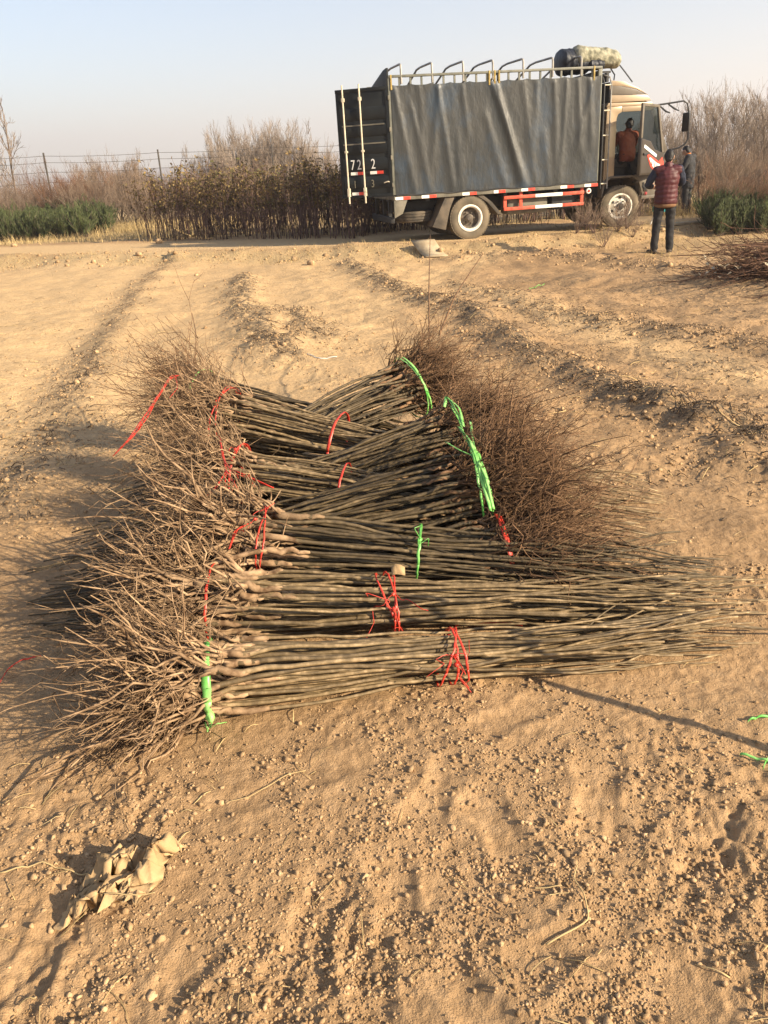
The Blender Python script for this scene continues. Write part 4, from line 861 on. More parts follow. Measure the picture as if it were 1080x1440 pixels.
def hand(w, d, side, curl=.5, grow=1.0):
    """palm and five fingers from wrist w along d; side = thumb side"""
    d = d / np.linalg.norm(d); s = side - d * (side @ d); s /= np.linalg.norm(s); nrm = np.cross(d, s); out = [([(w, .026, .018), (w + d * .05, .038, .016), (w + d * .085, .036, .014)], s)]
    for q, ln in zip((-.028, -.010, .009, .027), (.062, .075, .08, .07)):
        b = w + d * .085 + s * q; m_ = b + (d * (1 - curl * .4) + nrm * curl * .5) * ln * .55; e = m_ + (d * (1 - curl) + nrm * curl) * ln * .5
        out.append(([(b - d * .015, .0095, .0095), (m_, .009, .009), (e, .0075, .0075)], s))
    b = w + d * .03 + s * .03; m_ = b + (d * .6 + s * .7) * .04; e = m_ + (d * .9 + s * .25 + nrm * .3 * curl) * .035
    out.append(([(b, .012, .011), (m_, .0105, .010), (e, .008, .008)], nrm)); return out
def person(label, loc, rz, J, cl, hold=None):
    """J: joints in local metres, facing +y, right hand = +x. cl: materials."""
    o = thing('person', label, 'person', loc, rz)
    hd, nk, ch, pv = J['head'], J['neck'], J['chest'], J['pelvis']; fwd = J.get('look', V3(0, 1, 0)); fwd = fwd / np.linalg.norm(fwd)
    up = hd - nk; up = up / np.linalg.norm(up); rt = np.cross(fwd, up); rt /= np.linalg.norm(rt); fwd = np.cross(up, rt)
    lo = []
    # head: skull, jaw, nose, ears, neck
    lo.append(([(hd + up * .06 - fwd * .012, .050, .060), (hd + up * .03 - fwd * .008, .072, .092), (hd - fwd * .002, .075, .098), (hd - up * .05 + fwd * .012, .064, .080), (hd - up * .092 + fwd * .03, .040, .052)], rt))
    lo.append(([(hd + fwd * .088 + up * .005, .010, .010), (hd + fwd * .108 - up * .03, .015, .014)], rt))
    for sg in (-1, 1): lo.append(([(hd + rt * sg * .076 - up * .03, .006, .012), (hd + rt * sg * .082 - up * .005, .007, .020), (hd + rt * sg * .08 + up * .018, .006, .014)], rt))
    lo.append(([(hd - up * .06 - fwd * .015, .052, .055), (nk, .056, .058), (ch + (nk - ch) * .75, .07, .065)], rt))
    # trunk and limbs under the clothes
    sx = J.get('sx', V3(1, 0, 0))
    lo.append(([(pv - V3(0, 0, .06), .135, .10), (pv, .145, .105), (pv + (ch - pv) * .5, .125, .095), (ch, .155, .11), (ch + (nk - ch) * .45, .145, .09), (ch + (nk - ch) * .75, .08, .07)], sx))
    for a in ('l', 'r'):
        sh, el, wr = J['sh_' + a], J['el_' + a], J['wr_' + a]; lo.append(([(sh, .05, .05), (sh + (el - sh) * .5, .045, .045), (el, .037, .037), (el + (wr - el) * .4, .036, .036), (wr, .025, .025)], V3(0, 0, 1) if abs((wr - sh)[2]) < .3 else sx))
        lo += hand(wr, wr - el, J.get('thumb_' + a, V3(0, 0, 1)), J.get('curl', .6))
        hp, kn, an, to = J['hp_' + a], J['kn_' + a], J['an_' + a], J['to_' + a]
        lo.append(([(hp, .08, .085), (hp + (kn - hp) * .5, .07, .075), (kn, .052, .055), (kn + (an - kn) * .35, .052, .055), (an, .036, .04)], sx))
        lo.append(([(an - V3(0, 0, .02), .036, .036), ((an + to) / 2 - V3(0, 0, .02), .04, .03), (to, .036, .022)], sx))
    fuse('body', 'skin', o, lo, .009, 2)
    for sg in (-1, 1):
        mb = MB(); lumps(mb, np.array([hd + fwd * .086 + rt * sg * .031 + up * .008]), np.array([.010]), ICO1, 0.0, .7); mb.build('eye', M['eye'], o, True)
    # hair cap, leaves the face free
    hz = J.get('hairlen', 0.0)
    fuse('hair', 'hair', o, [([(hd + up * .052 - fwd * .012, .066, .080), (hd + up * .035 - fwd * .016, .079, .093), (hd + up * .015 - fwd * .024, .083, .090), (hd - up * .025 - fwd * .040, .078, .068), (hd - up * (.065 + hz) - fwd * .050, .060, .045)], rt)], .009, 2, lambda c: .004 * perlin(c[:, 0] * 60, c[:, 2] * 60 + c[:, 1] * 40, 4))
    # trousers
    tr = []
    tr.append(([(pv + V3(0, 0, .08), .165, .125), (pv, .172, .135), (pv - V3(0, 0, .07), .165, .130)], sx))
    for a in ('l', 'r'):
        hp, kn, an = J['hp_' + a], J['kn_' + a], J['an_' + a]
        tr.append(([(hp, .098, .108), (hp + (kn - hp) * .5, .086, .094), (kn, .072, .076), (kn + (an - kn) * .5, .068, .072), (an + (kn - an) * .03, .066, .072)], sx))
    fuse('trousers', cl['trousers'], o, tr, .014, 3, lambda c: .007 * perlin(c[:, 0] * 9, c[:, 2] * 14 + c[:, 1] * 6, 6) + .004 * perlin(c[:, 0] * 20, c[:, 2] * 26, 7))
    for a in ('l', 'r'):
        an, to = J['an_' + a], J['to_' + a]; h = an - to; h[2] = 0
        fuse('shoe', cl['shoe'], o, [([(an - V3(0, 0, .045) + h * .25, .044, .042), ((an + to) / 2 - V3(0, 0, .03), .052, .042), (to, .048, .030)], sx), ([(an - V3(0, 0, .0), .046, .05), (an - V3(0, 0, .05), .046, .05)], sx)], .010, 2)
    # upper clothes
    def top(inf):
        d0 = J.get('hem', .12)
        return [([(pv - V3(0, 0, d0 - .02), .178 + inf, .142 + inf), (pv + V3(0, 0, .08), .172 + inf, .140 + inf), (pv + (ch - pv) * .55, .165 + inf, .132 + inf), (ch, .195 + inf, .142 + inf), (ch + (nk - ch) * .5, .165 + inf, .115 + inf), (ch + (nk - ch) * .85, .085 + inf, .08 + inf)], sx)] + [([(J['sh_' + a] + (ch + (nk - ch) * .45 - J['sh_' + a]) * .5, .085 + inf, .08 + inf), (J['sh_' + a] * .96 + ch * .04, (.078 if not cl.get('vest') else .060) + inf, (.078 if not cl.get('vest') else .060) + inf)], V3(0, 0, 1)) for a in ('l', 'r')]
    if cl.get('vest'):
        fuse('vest', cl['vest'], o, top(.012), .014, 3, lambda c: .010 * np.abs(np.sin(c[:, 2] * 42 + .6 * perlin(c[:, 0] * 5, c[:, 1] * 5, 2))) ** .6 + .005 * perlin(c[:, 0] * 16, c[:, 2] * 16, 9))
        fuse('vest_hem', 'tan_hem', o, [([(pv - V3(0, 0, .15), .186, .150), (pv - V3(0, 0, .11), .189, .153)], sx)], .014, 2)
    sl_ = []
    for a in ('l', 'r'):
        sh, el, wr = J['sh_' + a], J['el_' + a], J['wr_' + a]
        sl_.append(([(sh, .074, .074), (sh + (el - sh) * .5, .068, .068), (el, .060, .060), (el + (wr - el) * .5, .054, .054), (wr, .044, .044)], V3(0, 0, 1) if abs((wr - sh)[2]) < .3 else sx))
    wr_ = lambda c: .008 * perlin(c[:, 0] * 11 + c[:, 1] * 8, c[:, 2] * 15, 3) + .004 * perlin(c[:, 0] * 24, c[:, 2] * 26 + c[:, 1] * 20, 8)
    if cl.get('vest'):
        for q in sl_: fuse('sleeve', cl['sleeve'], o, [q], .012, 2, wr_)
        fuse('collar', cl['vest'], o, [([(ch + (nk - ch) * .7, .088, .086), (nk + up * .005, .074, .076)], rt)], .012, 2)
    else:
        fuse('jacket', cl['jacket'], o, top(.004) + sl_, .013, 3, wr_)
        fuse('collar', cl.get('collar', cl['jacket']), o, [([(ch + (nk - ch) * .72, .084, .082), (nk + up * .01, .070, .074)], rt)], .012, 2)
    return o
def J0(h=1.68):
    s = h / 1.70
    J = dict(head=V3(0, .02, 1.575), neck=V3(0, -.005, 1.44), chest=V3(0, 0, 1.24), pelvis=V3(0, 0, .93))
    for a, sg in (('l', -1), ('r', 1)):
        J['sh_' + a] = V3(sg * .185, -.01, 1.37); J['el_' + a] = V3(sg * .24, -.02, 1.10); J['wr_' + a] = V3(sg * .25, .06, .86)
        J['hp_' + a] = V3(sg * .09, 0, .88); J['kn_' + a] = V3(sg * .10, .02, .49); J['an_' + a] = V3(sg * .11, -.01, .085); J['to_' + a] = V3(sg * .13, .14, .035)
    return {k: v * s for k, v in J.items()}
# man in the maroon vest, seen from behind, hands together in front of him
J = J0(1.69); p = at(930, 356, 0); p[2] = gz(p[0], p[1])
J['look'] = V3(.25, 1, -.12); J['head'] += V3(.012, .02, 0)
J['el_l'] = V3(-.31, .06, 1.13); J['wr_l'] = V3(-.20, .28, 1.10); J['el_r'] = V3(.29, .10, 1.14); J['wr_r'] = V3(.08, .30, 1.16)
J['thumb_l'] = V3(.3, .2, 1); J['thumb_r'] = V3(-.3, .2, 1)
J['an_l'] = V3(-.135, .0, .085); J['to_l'] = V3(-.20, .13, .035); J['kn_l'] = V3(-.115, .02, .49); J['an_r'] = V3(.125, -.01, .085); J['to_r'] = V3(.16, .13, .035); J['kn_r'] = V3(.11, .02, .49)
person('person from behind in maroon quilted vest, navy sleeves and black trousers', p, R_(-8), J, dict(vest='vest', sleeve='navy', trousers='trouser', shoe='shoe'))
# man in the dark coat, bent over a paper
J = J0(1.72); p = at(964, 302, .21); p[2] = gz(p[0], p[1])
J['look'] = V3(0, .8, -.7); J['head'] = V3(0, .13, 1.53); J['neck'] = V3(0, .06, 1.42); J['chest'] = V3(0, .01, 1.22); J['hem'] = .30
J['el_l'] = V3(-.25, .08, 1.10); J['wr_l'] = V3(-.12, .30, 1.15); J['el_r'] = V3(.25, .08, 1.10); J['wr_r'] = V3(.10, .32, 1.19); J['thumb_l'] = V3(.3, .2, 1); J['thumb_r'] = V3(-.3, .2, 1)
pc = person('person in long dark coat with orange collar, head bowed over a paper', p, R_(50), J, dict(jacket='grey_cloth', collar='orange_scarf', trousers='grey_cloth', shoe='shoe'))
c, s_ = math.cos(R_(50)), math.sin(R_(50)); q = V3(.0, .42, 1.19); pw = np.array(p) + V3(c * q[0] - s_ * q[1], s_ * q[0] + c * q[1], q[2])
mb = MB(); nx = 7; gx, gy = np.meshgrid(np.linspace(-.075, .075, nx), np.linspace(-.10, .10, nx)); gzv = .02 * (gx / .075) ** 2; k = np.arange(nx - 1)[:, None] * nx + np.arange(nx - 1)[None]; F = np.stack([k, k + 1, k + nx + 1, k + nx], -1).reshape(-1, 4)
A = np.stack([gx, gy, gzv], -1).reshape(-1, 3); mb.add(np.concatenate([A, A - [0, 0, .0015]]), [F, F[:, ::-1] + nx * nx]); po = mb.build('paper_sheet', M['paper'], None, True)
po.location = tuple(pw); po.rotation_euler = (R_(35), 0, R_(50)); tag(po, 'white paper held in the hands of the bowed person in dark coat', 'paper')
# man climbing into the cab
J = J0(1.68); z0 = .62
J = {k: v + V3(0, 0, z0 - .02) for k, v in J.items()}
J['pelvis'] = V3(-.03, .06, 1.42); J['chest'] = V3(-.01, .16, 1.70); J['neck'] = V3(.03, .20, 1.885); J['head'] = V3(.06, .225, 2.02); J['look'] = V3(.25, 1, -.1)
for a, sg in (('l', -1), ('r', 1)):
    J['sh_' + a] = V3(sg * .185 + .01, .18, 1.82); J['hp_' + a] = V3(sg * .09 - .03, .06, 1.37)
J['el_l'] = V3(-.24, .33, 1.60); J['wr_l'] = V3(-.16, .54, 1.55); J['el_r'] = V3(.27, .36, 1.62); J['wr_r'] = V3(.25, .60, 1.66)
J['kn_l'] = V3(-.10, .38, 1.28); J['an_l'] = V3(-.10, .34, 1.02 + .085); J['to_l'] = V3(-.10, .48, 1.02 + .035)
J['kn_r'] = V3(.20, -.02, 1.02); J['an_r'] = V3(.36, -.06, .61 + .085); J['to_r'] = V3(.37, .09, .61 + .035)
pt = tw(3.56, -.92, 0)
pj = person('person in rust orange jacket climbing through the open cab door, red shoe on step', pt, .184, J, dict(jacket='orange_jacket', trousers='trouser', shoe='red_shoe'))

# ------------------------------------------------------------------ vegetation
def unit(v): return v / (np.linalg.norm(v, axis=-1, keepdims=True) + 1e-9)
def grow(P, nch, lf, ang, upb, n, t0=.25, t1=1.0, wob=.05, lens=None):
    m, k, _ = P.shape; par = np.repeat(np.arange(m), nch); t = rng.uniform(t0, t1, m * nch) * (k - 1)
    i = np.minimum(t.astype(int), k - 2); f = (t - i)[:, None]
    st = P[par, i] * (1 - f) + P[par, i + 1] * f; tg = unit(P[par, i + 1] - P[par, i])
    plen = np.linalg.norm(np.diff(P, axis=1), axis=2).sum(1)[par]
    r = unit(np.cross(tg, rng.normal(size=tg.shape))); a = ang * rng.uniform(.6, 1.4, m * nch)[:, None]
    D = unit(tg * np.cos(a) + r * np.sin(a) + np.array([0, 0, upb]))
    ln = plen * lf * rng.uniform(.6, 1.25, m * nch) * (1.15 - .5 * t / (k - 1))
    s = np.linspace(0, 1, n)[None, :, None]
    C = st[:, None] + D[:, None] * ln[:, None, None] * s + np.array([0, 0, upb * .35]) * ln[:, None, None] * s ** 2
    C = C + np.stack([smooth_noise(m * nch, n, max(3, n - 1), 1) for _ in range(3)], -1) * (ln * wob)[:, None, None] * s
    return C
def taper(n, a, b): return np.linspace(a, b, n)
def tree_meshes(kind, h, seed):
    """returns trunk and crown mesh of one bare tree of height about h"""
    global rng
    keep = rng; rng = np.random.default_rng(seed)
    n0 = {'upright': 2, 'broom': 9, 'shrub': 7, 'slim': 1}[kind]
    z = np.linspace(0, 1, 9); lean = {'upright': .14, 'broom': .42, 'shrub': .45, 'slim': .05}[kind]
    d = rng.normal(size=(n0, 2)) * lean; hh = h * {'upright': .78, 'broom': .62, 'shrub': .6, 'slim': .9}[kind] * rng.uniform(.8, 1.1, n0) * (1 - .35 * (kind == 'broom') * np.minimum(np.hypot(d[:, 0], d[:, 1]), 1))
    T0 = np.stack([rng.normal(size=(n0, 1)) * .06 + d[:, :1] * hh[:, None] * z, rng.normal(size=(n0, 1)) * .06 + d[:, 1:] * hh[:, None] * z, hh[:, None] * z + 0 * d[:, :1]], -1)
    T0[..., :2] += np.stack([smooth_noise(n0, 9, 5, .05 * h / 4) for _ in range(2)], -1) * z[None, :, None]
    r0 = {'upright': .027, 'broom': .03, 'shrub': .018, 'slim': .035}[kind] * h / 4
    c1, c2, c3 = {'upright': (9, 6, 4), 'broom': (8, 6, 6), 'shrub': (6, 6, 4), 'slim': (14, 5, 3)}[kind]
    up = {'upright': .55, 'broom': .6, 'shrub': .45, 'slim': .35}[kind]
    L1 = grow(T0, c1, {'upright': .42, 'broom': .50, 'shrub': .6, 'slim': .26}[kind], .75, up, 6, .22, 1, .08)
    L2 = grow(L1, c2, .52, .6, up, 5, .25, 1, .08); L3 = grow(L2, c3, .55, .55, up * .9, 4, .3, 1, .08)
    tb = MB(); tb.tubes(T0, np.broadcast_to(taper(9, r0, r0 * .3), (n0, 9)), 7); tb.tubes(L1, np.broadcast_to(taper(6, r0 * .38, r0 * .12), L1.shape[:2]), 4)
    cb = MB(); cb.tubes(L2, np.broadcast_to(taper(5, .0075, .004), L2.shape[:2]), 3, False); cb.tubes(L3, np.broadcast_to(taper(4, .0048, .0026), L3.shape[:2]), 3, False)
    rng = keep
    return tb, cb
def az_point(px, D, z=.2):
    d = CR @ np.array([(px - 540) / FPX, -(252 + (540 - px) * .0567 - 720) / FPX, -1.0]); u = d[:2] / np.hypot(d[0], d[1])
    x, y = u * D; return np.array([x, y, gz(x, y) - .03])
PROTO = {}
def plant(name, key, label, cat, group, loc, sc, rz, mk):
    if key not in PROTO:
        o = thing(name, label, cat, (0, 0, 0), 0, group)
        for pn, me in mk(): link(pn, me, o)
        PROTO[key] = o
    else:
        o = copy_tree(PROTO[key])
    o.location = tuple(loc); o.rotation_euler = (0, 0, rz); o.scale = (sc, sc, sc) if np.ndim(sc) == 0 else tuple(sc)
    tag(o, label, cat, group); o.name = name
    return o
def tree_at(kind, tw_, px, D, h, label, group, var=0, name='bare_tree', cat='tree', sq=1.0):
    def mk():
        a, b = tree_meshes(kind, 4.0, 100 + var * 7 + len(kind)); return [('trunk', a.mesh('trunk', M['far_bark'])), ('crown', b.mesh('crown', M[tw_]))]
    return plant(name, (kind, tw_, var), label, cat, group, az_point(px, D), (h / 4 * sq, h / 4 * sq, h / 4), rng.uniform(0, 6.28), mk)
# the bare wood right of the truck
pxs = np.concatenate([np.linspace(884, 1135, 15), np.linspace(892, 1130, 13), np.linspace(870, 1120, 9)]); Ds = np.concatenate([rng.uniform(24.5, 27.5, 15), rng.uniform(28, 32, 13), rng.uniform(33, 38, 9)])
for i, (px, D) in enumerate(zip(pxs, Ds)):
    hh = np.interp(px, [870, 905, 950, 990, 1030, 1080, 1140], [3.2, 3.3, 3.9, 4.3, 3.9, 4.4, 4.3]) * rng.uniform(.86, 1.04) * (D / 27) ** .6 * .74
    tree_at('upright', 'twig_grey', px + rng.normal() * 5, D, hh, 'bare leafless tree in the grey brown thicket past the truck cab', 'bare trees past the truck cab', i % 5)
# trees far left
for i, (px, D, h, kd, m_, lab) in enumerate([(330, 37, 4.1, 'broom', 'twig_grey', 'round grey bare tree rising over the leafy saplings'), (372, 38, 4.6, 'broom', 'twig_grey', 'round grey bare tree rising over the leafy saplings'), (418, 38, 4.4, 'broom', 'twig_grey', 'round grey bare tree rising over the leafy saplings'), (300, 39, 4.0, 'broom', 'twig_grey', 'round grey bare tree rising over the leafy saplings'), (350, 41, 4.6, 'broom', 'twig_grey', 'round grey bare tree rising over the leafy saplings'), (395, 41, 4.7, 'broom', 'twig_grey', 'round grey bare tree rising over the leafy saplings'), (450, 40, 4.1, 'broom', 'twig_grey', 'round grey bare tree rising over the leafy saplings')]):
    tree_at(kd, m_, px, D, h * .97, lab, 'round grey trees behind the saplings', i % 3, sq=.95)
for i, (px, D, h) in enumerate([(140, 36, 4.0), (165, 38, 4.1), (190, 37, 3.6), (212, 39, 3.4), (125, 39, 3.4)]):
    tree_at('broom', 'twig_brown', px, D, h * .80, 'pale brown bare tree by the wire fence near russet bushes', 'pale brown trees by the fence', i % 3, sq=.9)
tree_at('slim', 'twig_grey', 22, 36, 5.6, 'tall slim bare tree beside the wire fence above brown scrub', None, 0)
tree_at('slim', 'twig_grey', -2, 40, 5.0, 'tall slim bare tree standing apart at the edge of scrub', None, 1)
for i, (px, D, h) in enumerate([(92, 32, 2.1), (104, 33, 2.2), (76, 33, 1.9), (115, 34, 1.9), (62, 34, 1.7)]):
    tree_at('shrub', 'twig_russet', px, D, h, 'russet twiggy bush at the foot of the pale brown trees', 'russet bushes by the fence', i % 2, 'twiggy_bush', 'bush')
for i in range(84):
    px = rng.uniform(-45, 300) if i < 60 else rng.uniform(300, 500); D = rng.uniform(31, 44)
    tree_at('shrub', 'twig_brown', px, D, rng.uniform(1.3, 2.1), 'low brown twiggy bush in the scrub beyond dry grass', 'brown scrub beyond the dry grass', i % 3, 'twiggy_bush', 'bush')
for i in range(26):
    px = rng.uniform(900, 1130); D = rng.uniform(20.5, 27) if px > 1000 else rng.uniform(25.5, 29)
    tree_at('shrub', 'twig_brown' if i % 3 else 'twig_russet', px, D, rng.uniform(.9, 1.7), 'dry twiggy bush under the bare trees past the truck' if i % 3 else 'russet dry bush under the bare trees past the truck', 'dry bushes under the bare trees' if i % 3 else 'russet bushes under the bare trees', 5 + i % 3, 'twiggy_bush', 'bush')

# leafy nursery saplings in rows behind the track
def leaves(mb, P, S, droop=.3):
    n = len(P); a = rng.uniform(0, 6.28, n); d = np.stack([np.cos(a), np.sin(a), rng.normal(size=n) * .5 - droop], -1); d = unit(d)
    s = unit(np.cross(d, np.array([0, 0, 1.]) + rng.normal(size=(n, 3)) * .5)); u = np.cross(s, d); S = S[:, None]
    pts = [P, P + d * S * .35 + s * S * .26 + u * S * .10, P + d * S * .5, P + d * S * .35 - s * S * .26 + u * S * .10, P + d * S * .75 + s * S * .18 + u * S * .06 - [0, 0, .004], P + d * S + u * S * -.08, P + d * S * .75 - s * S * .18 + u * S * .06]
    V = np.stack(pts, 1).reshape(-1, 3); b = (np.arange(n) * 7)[:, None]
    mb.add(V, [b + np.array([[0, 1, 2]]), b + np.array([[0, 2, 3]]), b + np.array([[1, 4, 5, 2]]), b + np.array([[2, 5, 6, 3]])])
def sapling_meshes(seed):
    global rng
    keep = rng; rng = np.random.default_rng(500 + seed); n0 = int(rng.integers(3, 7)); z = np.linspace(0, 1, 10)
    H = 1.62 * rng.uniform(.8, 1.08, n0); d = rng.normal(size=(n0, 2)) * .09 + np.array([-.05, 0])
    T = np.stack([rng.normal(size=(n0, 1)) * .11 + d[:, :1] * H[:, None] * z, rng.normal(size=(n0, 1)) * .05 + d[:, 1:] * H[:, None] * z, H[:, None] * z], -1)
    T[..., :2] += np.stack([smooth_noise(n0, 10, 5, .03) for _ in range(2)], -1) * z[None, :, None]
    B = grow(T, 9, .22, .7, .7, 5, .12, .95, .06)
    tb = MB(); tb.tubes(T, np.broadcast_to(taper(10, .0105, .004), (n0, 10)), 5); tb.tubes(B, np.broadcast_to(taper(5, .006, .003), B.shape[:2]), 3)
    lb = MB(); Q = np.concatenate([T[:, 5:].reshape(-1, 3), B[:, 1:][B[:, -1, 2] > .95].reshape(-1, 3)]); k = rng.integers(0, len(Q), 130); P = Q[k] + rng.normal(size=(130, 3)) * .03
    leaves(lb, P, rng.uniform(.06, .115, 130)); rng = keep
    return [('trunk', tb.mesh('trunk', M['sap_stem'])), ('crown', lb.mesh('crown', M['dry_leaf'], False))]
cnt = 0
def nsap(x, y, sc, lab='leafy brown nursery sapling in the dense rows before the round grey trees', grp='nursery saplings before the grey trees'):
    global cnt
    plant('young_tree', ('sap', cnt % 10), lab, 'young tree', grp, (x, y, gz(x, y) - .02), sc, rng.uniform(-.6, .6) + (cnt % 2) * 3.1, lambda: sapling_meshes(cnt % 10)); cnt += 1
for row in range(6):
    for t in np.linspace(0, 1, 22):
        if row < 3 and abs(t - .52) < .05: continue
        a, b = np.array([-6.1, 23.4]), np.array([-.3, 19.75]); q = a * (1 - t) + b * t + np.array([.55, .82]) * row * .75 + rng.normal(size=2) * .10
        nsap(q[0], q[1], rng.uniform(.82, 1.1))
for row in range(4):
    for x in np.linspace(.1, 8.6, 27):
        q = np.array([x, np.interp(x, [0, 9], [21.0, 23.2]) + row * .8]) + rng.normal(size=2) * .12; nsap(q[0], q[1], rng.uniform(.78, 1.02) * (1.0 if x < 5.6 else .8), 'nursery sapling in the rows hidden behind the parked truck', 'nursery saplings behind the truck')

# conifer seedlings
def conifer_mesh(seed):
    global rng
    keep = rng; rng = np.random.default_rng(800 + seed); n = 26
    a = rng.uniform(0, 6.28, n); lean = rng.uniform(.05, .75, n); L = rng.uniform(.55, 1.05, n); s = np.linspace(0, 1, 6)
    P = np.stack([rng.normal(size=(n, 1)) * .06 + np.cos(a)[:, None] * lean[:, None] * L[:, None] * s, rng.normal(size=(n, 1)) * .06 + np.sin(a)[:, None] * lean[:, None] * L[:, None] * s, L[:, None] * (s + .12 * s * s) * (1 - .25 * lean[:, None])], -1)
    B = grow(P, 12, .28, .7, .5, 4, .15, 1, .06); Cc = grow(B, 5, .5, .6, .4, 3, .2, 1, .06)
    tb = MB(); tb.tubes(P, np.broadcast_to(taper(6, .010, .004), P.shape[:2]), 4)
    cb = MB(); cb.tubes(B, np.broadcast_to(taper(4, .010, .004), B.shape[:2]), 3, False); cb.tubes(Cc, np.broadcast_to(taper(3, .011, .003), Cc.shape[:2]), 3, False); rng = keep
    return [('trunk', tb.mesh('trunk', M['far_bark'])), ('crown', cb.mesh('crown', M['conifer']))]
k = 0
for row in range(7):
    for j in range(9):
        x = -12.9 + j * .58 + row * .02 - row * .22; y = 26.6 + row * .75 + rng.normal() * .12 - j * .02
        if x > -8.75: continue
        plant('conifer_shrub', ('con', k % 4), 'green feathery conifer seedling in the patch beside the dry grass', 'conifer', 'conifer patch beside the dry grass', (x, y, gz(x, y) - .03), rng.uniform(.70, .95), rng.uniform(0, 6), lambda: conifer_mesh(k % 4)); k += 1
for row in range(6):
    for j in range(8):
        q = at(1012, 331, .02)[:2] + np.array([j * .42 + row * .12, row * .45 + j * .05]) + rng.normal(size=2) * .06
        plant('conifer_shrub', ('con', k % 4), 'dark green conifer seedling in the patch behind the leafy twig heap', 'conifer', 'conifer patch behind the twig heap', (q[0], q[1], gz(q[0], q[1]) - .03), rng.uniform(.52, .70), rng.uniform(0, 6), lambda: conifer_mesh(k % 4)); k += 1

# dry grass
def blades(mb, x, y, H, W, lean=.5, seg=3):
    n = len(x); a = rng.uniform(0, 6.28, n); l = rng.uniform(.1, 1, n) * lean; b = rng.uniform(0, 6.28, n); z0 = ground(x, y, False)
    s = np.linspace(0, 1, seg + 1); V = []
    for i, t in enumerate(s):
        c = np.stack([x + np.cos(a) * l * H * t ** 1.6, y + np.sin(a) * l * H * t ** 1.6, z0 - .01 + H * t * (1 - .3 * l * t)], -1); wv = np.stack([np.cos(b), np.sin(b), 0 * b], -1) * (W * (1 - .85 * t) / 2)[:, None]
        V += [c - wv, c + wv]
    V = np.stack(V, 1).reshape(-1, 3); base = (np.arange(n) * 2 * (seg + 1))[:, None]
    mb.add(V, [base + np.array([[2 * i, 2 * i + 1, 2 * i + 3, 2 * i + 2]]) for i in range(seg)])
mb = MB()
n = 5200; x = rng.uniform(-14, 10, n); y = np.interp(x, EX, EY) - .5 + rng.normal(size=n) * .42; kk = perlin(x * .9, y * .9, 77) > -.05; blades(mb, x[kk], y[kk], rng.uniform(.03, .14, kk.sum()), rng.uniform(.005, .012, kk.sum()), 1.3)
n = 9000; x = rng.uniform(-11, -4.2, n); y = rng.uniform(24.2, 34, n); kk = (perlin(x * .8, y * .8, 78) > -.2) & ~((x < -8.6) & (y > 26)) ; hh = rng.uniform(.12, .5, kk.sum()) * (.5 + .7 * sstep(25, 30, y[kk])); blades(mb, x[kk], y[kk], hh, rng.uniform(.008, .018, kk.sum()), .8)
n = 7000; x = rng.uniform(-22, 16, n); y = np.interp(x, EX, EY) + rng.uniform(3.3, 16, n); blades(mb, x, y, rng.uniform(.08, .4, n), rng.uniform(.008, .02, n), .9)
n = 3500; x = rng.uniform(4.2, 9.5, n); y = rng.uniform(13.2, 20, n); kk = perlin(x * 1.1, y * 1.1, 79) > 0; blades(mb, x[kk], y[kk], rng.uniform(.03, .16, kk.sum()), rng.uniform(.005, .012, kk.sum()), 1.3)
n = 2200; x = rng.uniform(7.5, 11, n); y = rng.uniform(20.5, 24.5, n); blades(mb, x, y, rng.uniform(.1, .4, n), rng.uniform(.006, .014, n), .9)
tag(mb.build('dry_grass', M['grass'], None, False), 'straw coloured dry grass on the bank and beyond the track', 'grass', None, 'stuff')
# dry weeds in front of the truck's front wheel
def weed_mesh(seed):
    global rng
    keep = rng; rng = np.random.default_rng(900 + seed); n = 16; a = rng.uniform(0, 6.28, n); L = rng.uniform(.3, .75, n); l = rng.uniform(.05, 1.0, n); s = np.linspace(0, 1, 6)
    P = np.stack([np.cos(a)[:, None] * l[:, None] * L[:, None] * s, np.sin(a)[:, None] * l[:, None] * L[:, None] * s, L[:, None] * s], -1) + np.stack([smooth_noise(n, 6, 4, .03) for _ in range(3)], -1) * s[None, :, None]
    B = grow(P, 6, .35, .6, .4, 4, .3, 1, .1); C_ = grow(B, 3, .45, .6, .3, 3, .3, 1, .1)
    tb = MB(); tb.tubes(P, np.broadcast_to(taper(6, .005, .003), P.shape[:2]), 4); cb = MB(); cb.tubes(B, np.full(B.shape[:2], .0028), 3, False); cb.tubes(C_, np.full(C_.shape[:2], .002), 3, False); rng = keep
    return [('stem', tb.mesh('stem', M['sap_stem'])), ('branch_tuft', cb.mesh('branch_tuft', M['twig_brown']))]
for i, (px, py, z, sc) in enumerate([(845, 322, .2, 1.0), (862, 318, .2, 1.15), (825, 324, .2, .9), (880, 322, .2, .95), (835, 330, .18, .8), (868, 330, .16, .75), (810, 330, .2, .7), (890, 334, .1, .6), (850, 338, .12, .55)]):
    q = at(px, py, z); plant('dry_weed', ('weed', i % 3), 'dry branching weed growing before the front wheel of the truck', 'weed', 'dry weeds before the front wheel', (q[0], q[1], gz(q[0], q[1]) - .02), sc, rng.uniform(0, 6), lambda: weed_mesh(i % 3))
# fallen pale branch before the saplings
q = at(265, 335, .21); mb = MB(); g0 = V3(q[0], q[1], gz(q[0], q[1]))
for P in ([(-.55, .1, .38), (-.2, .0, .16), (.12, 0, .03), (.3, .0, .02)], [(-.2, .0, .16), (.05, .1, .24), (.32, .12, .34)], [(.12, 0, .03), (.3, -.05, .18), (.42, -.08, .27)]): mb.tubes(np.array(P), taper(len(P), .022, .010), 6)
o = mb.build('fallen_branch', M['straw'], None, True); o.location = g0; tag(o, 'pale forked branch lying at the foot of the leafy saplings', 'branch')
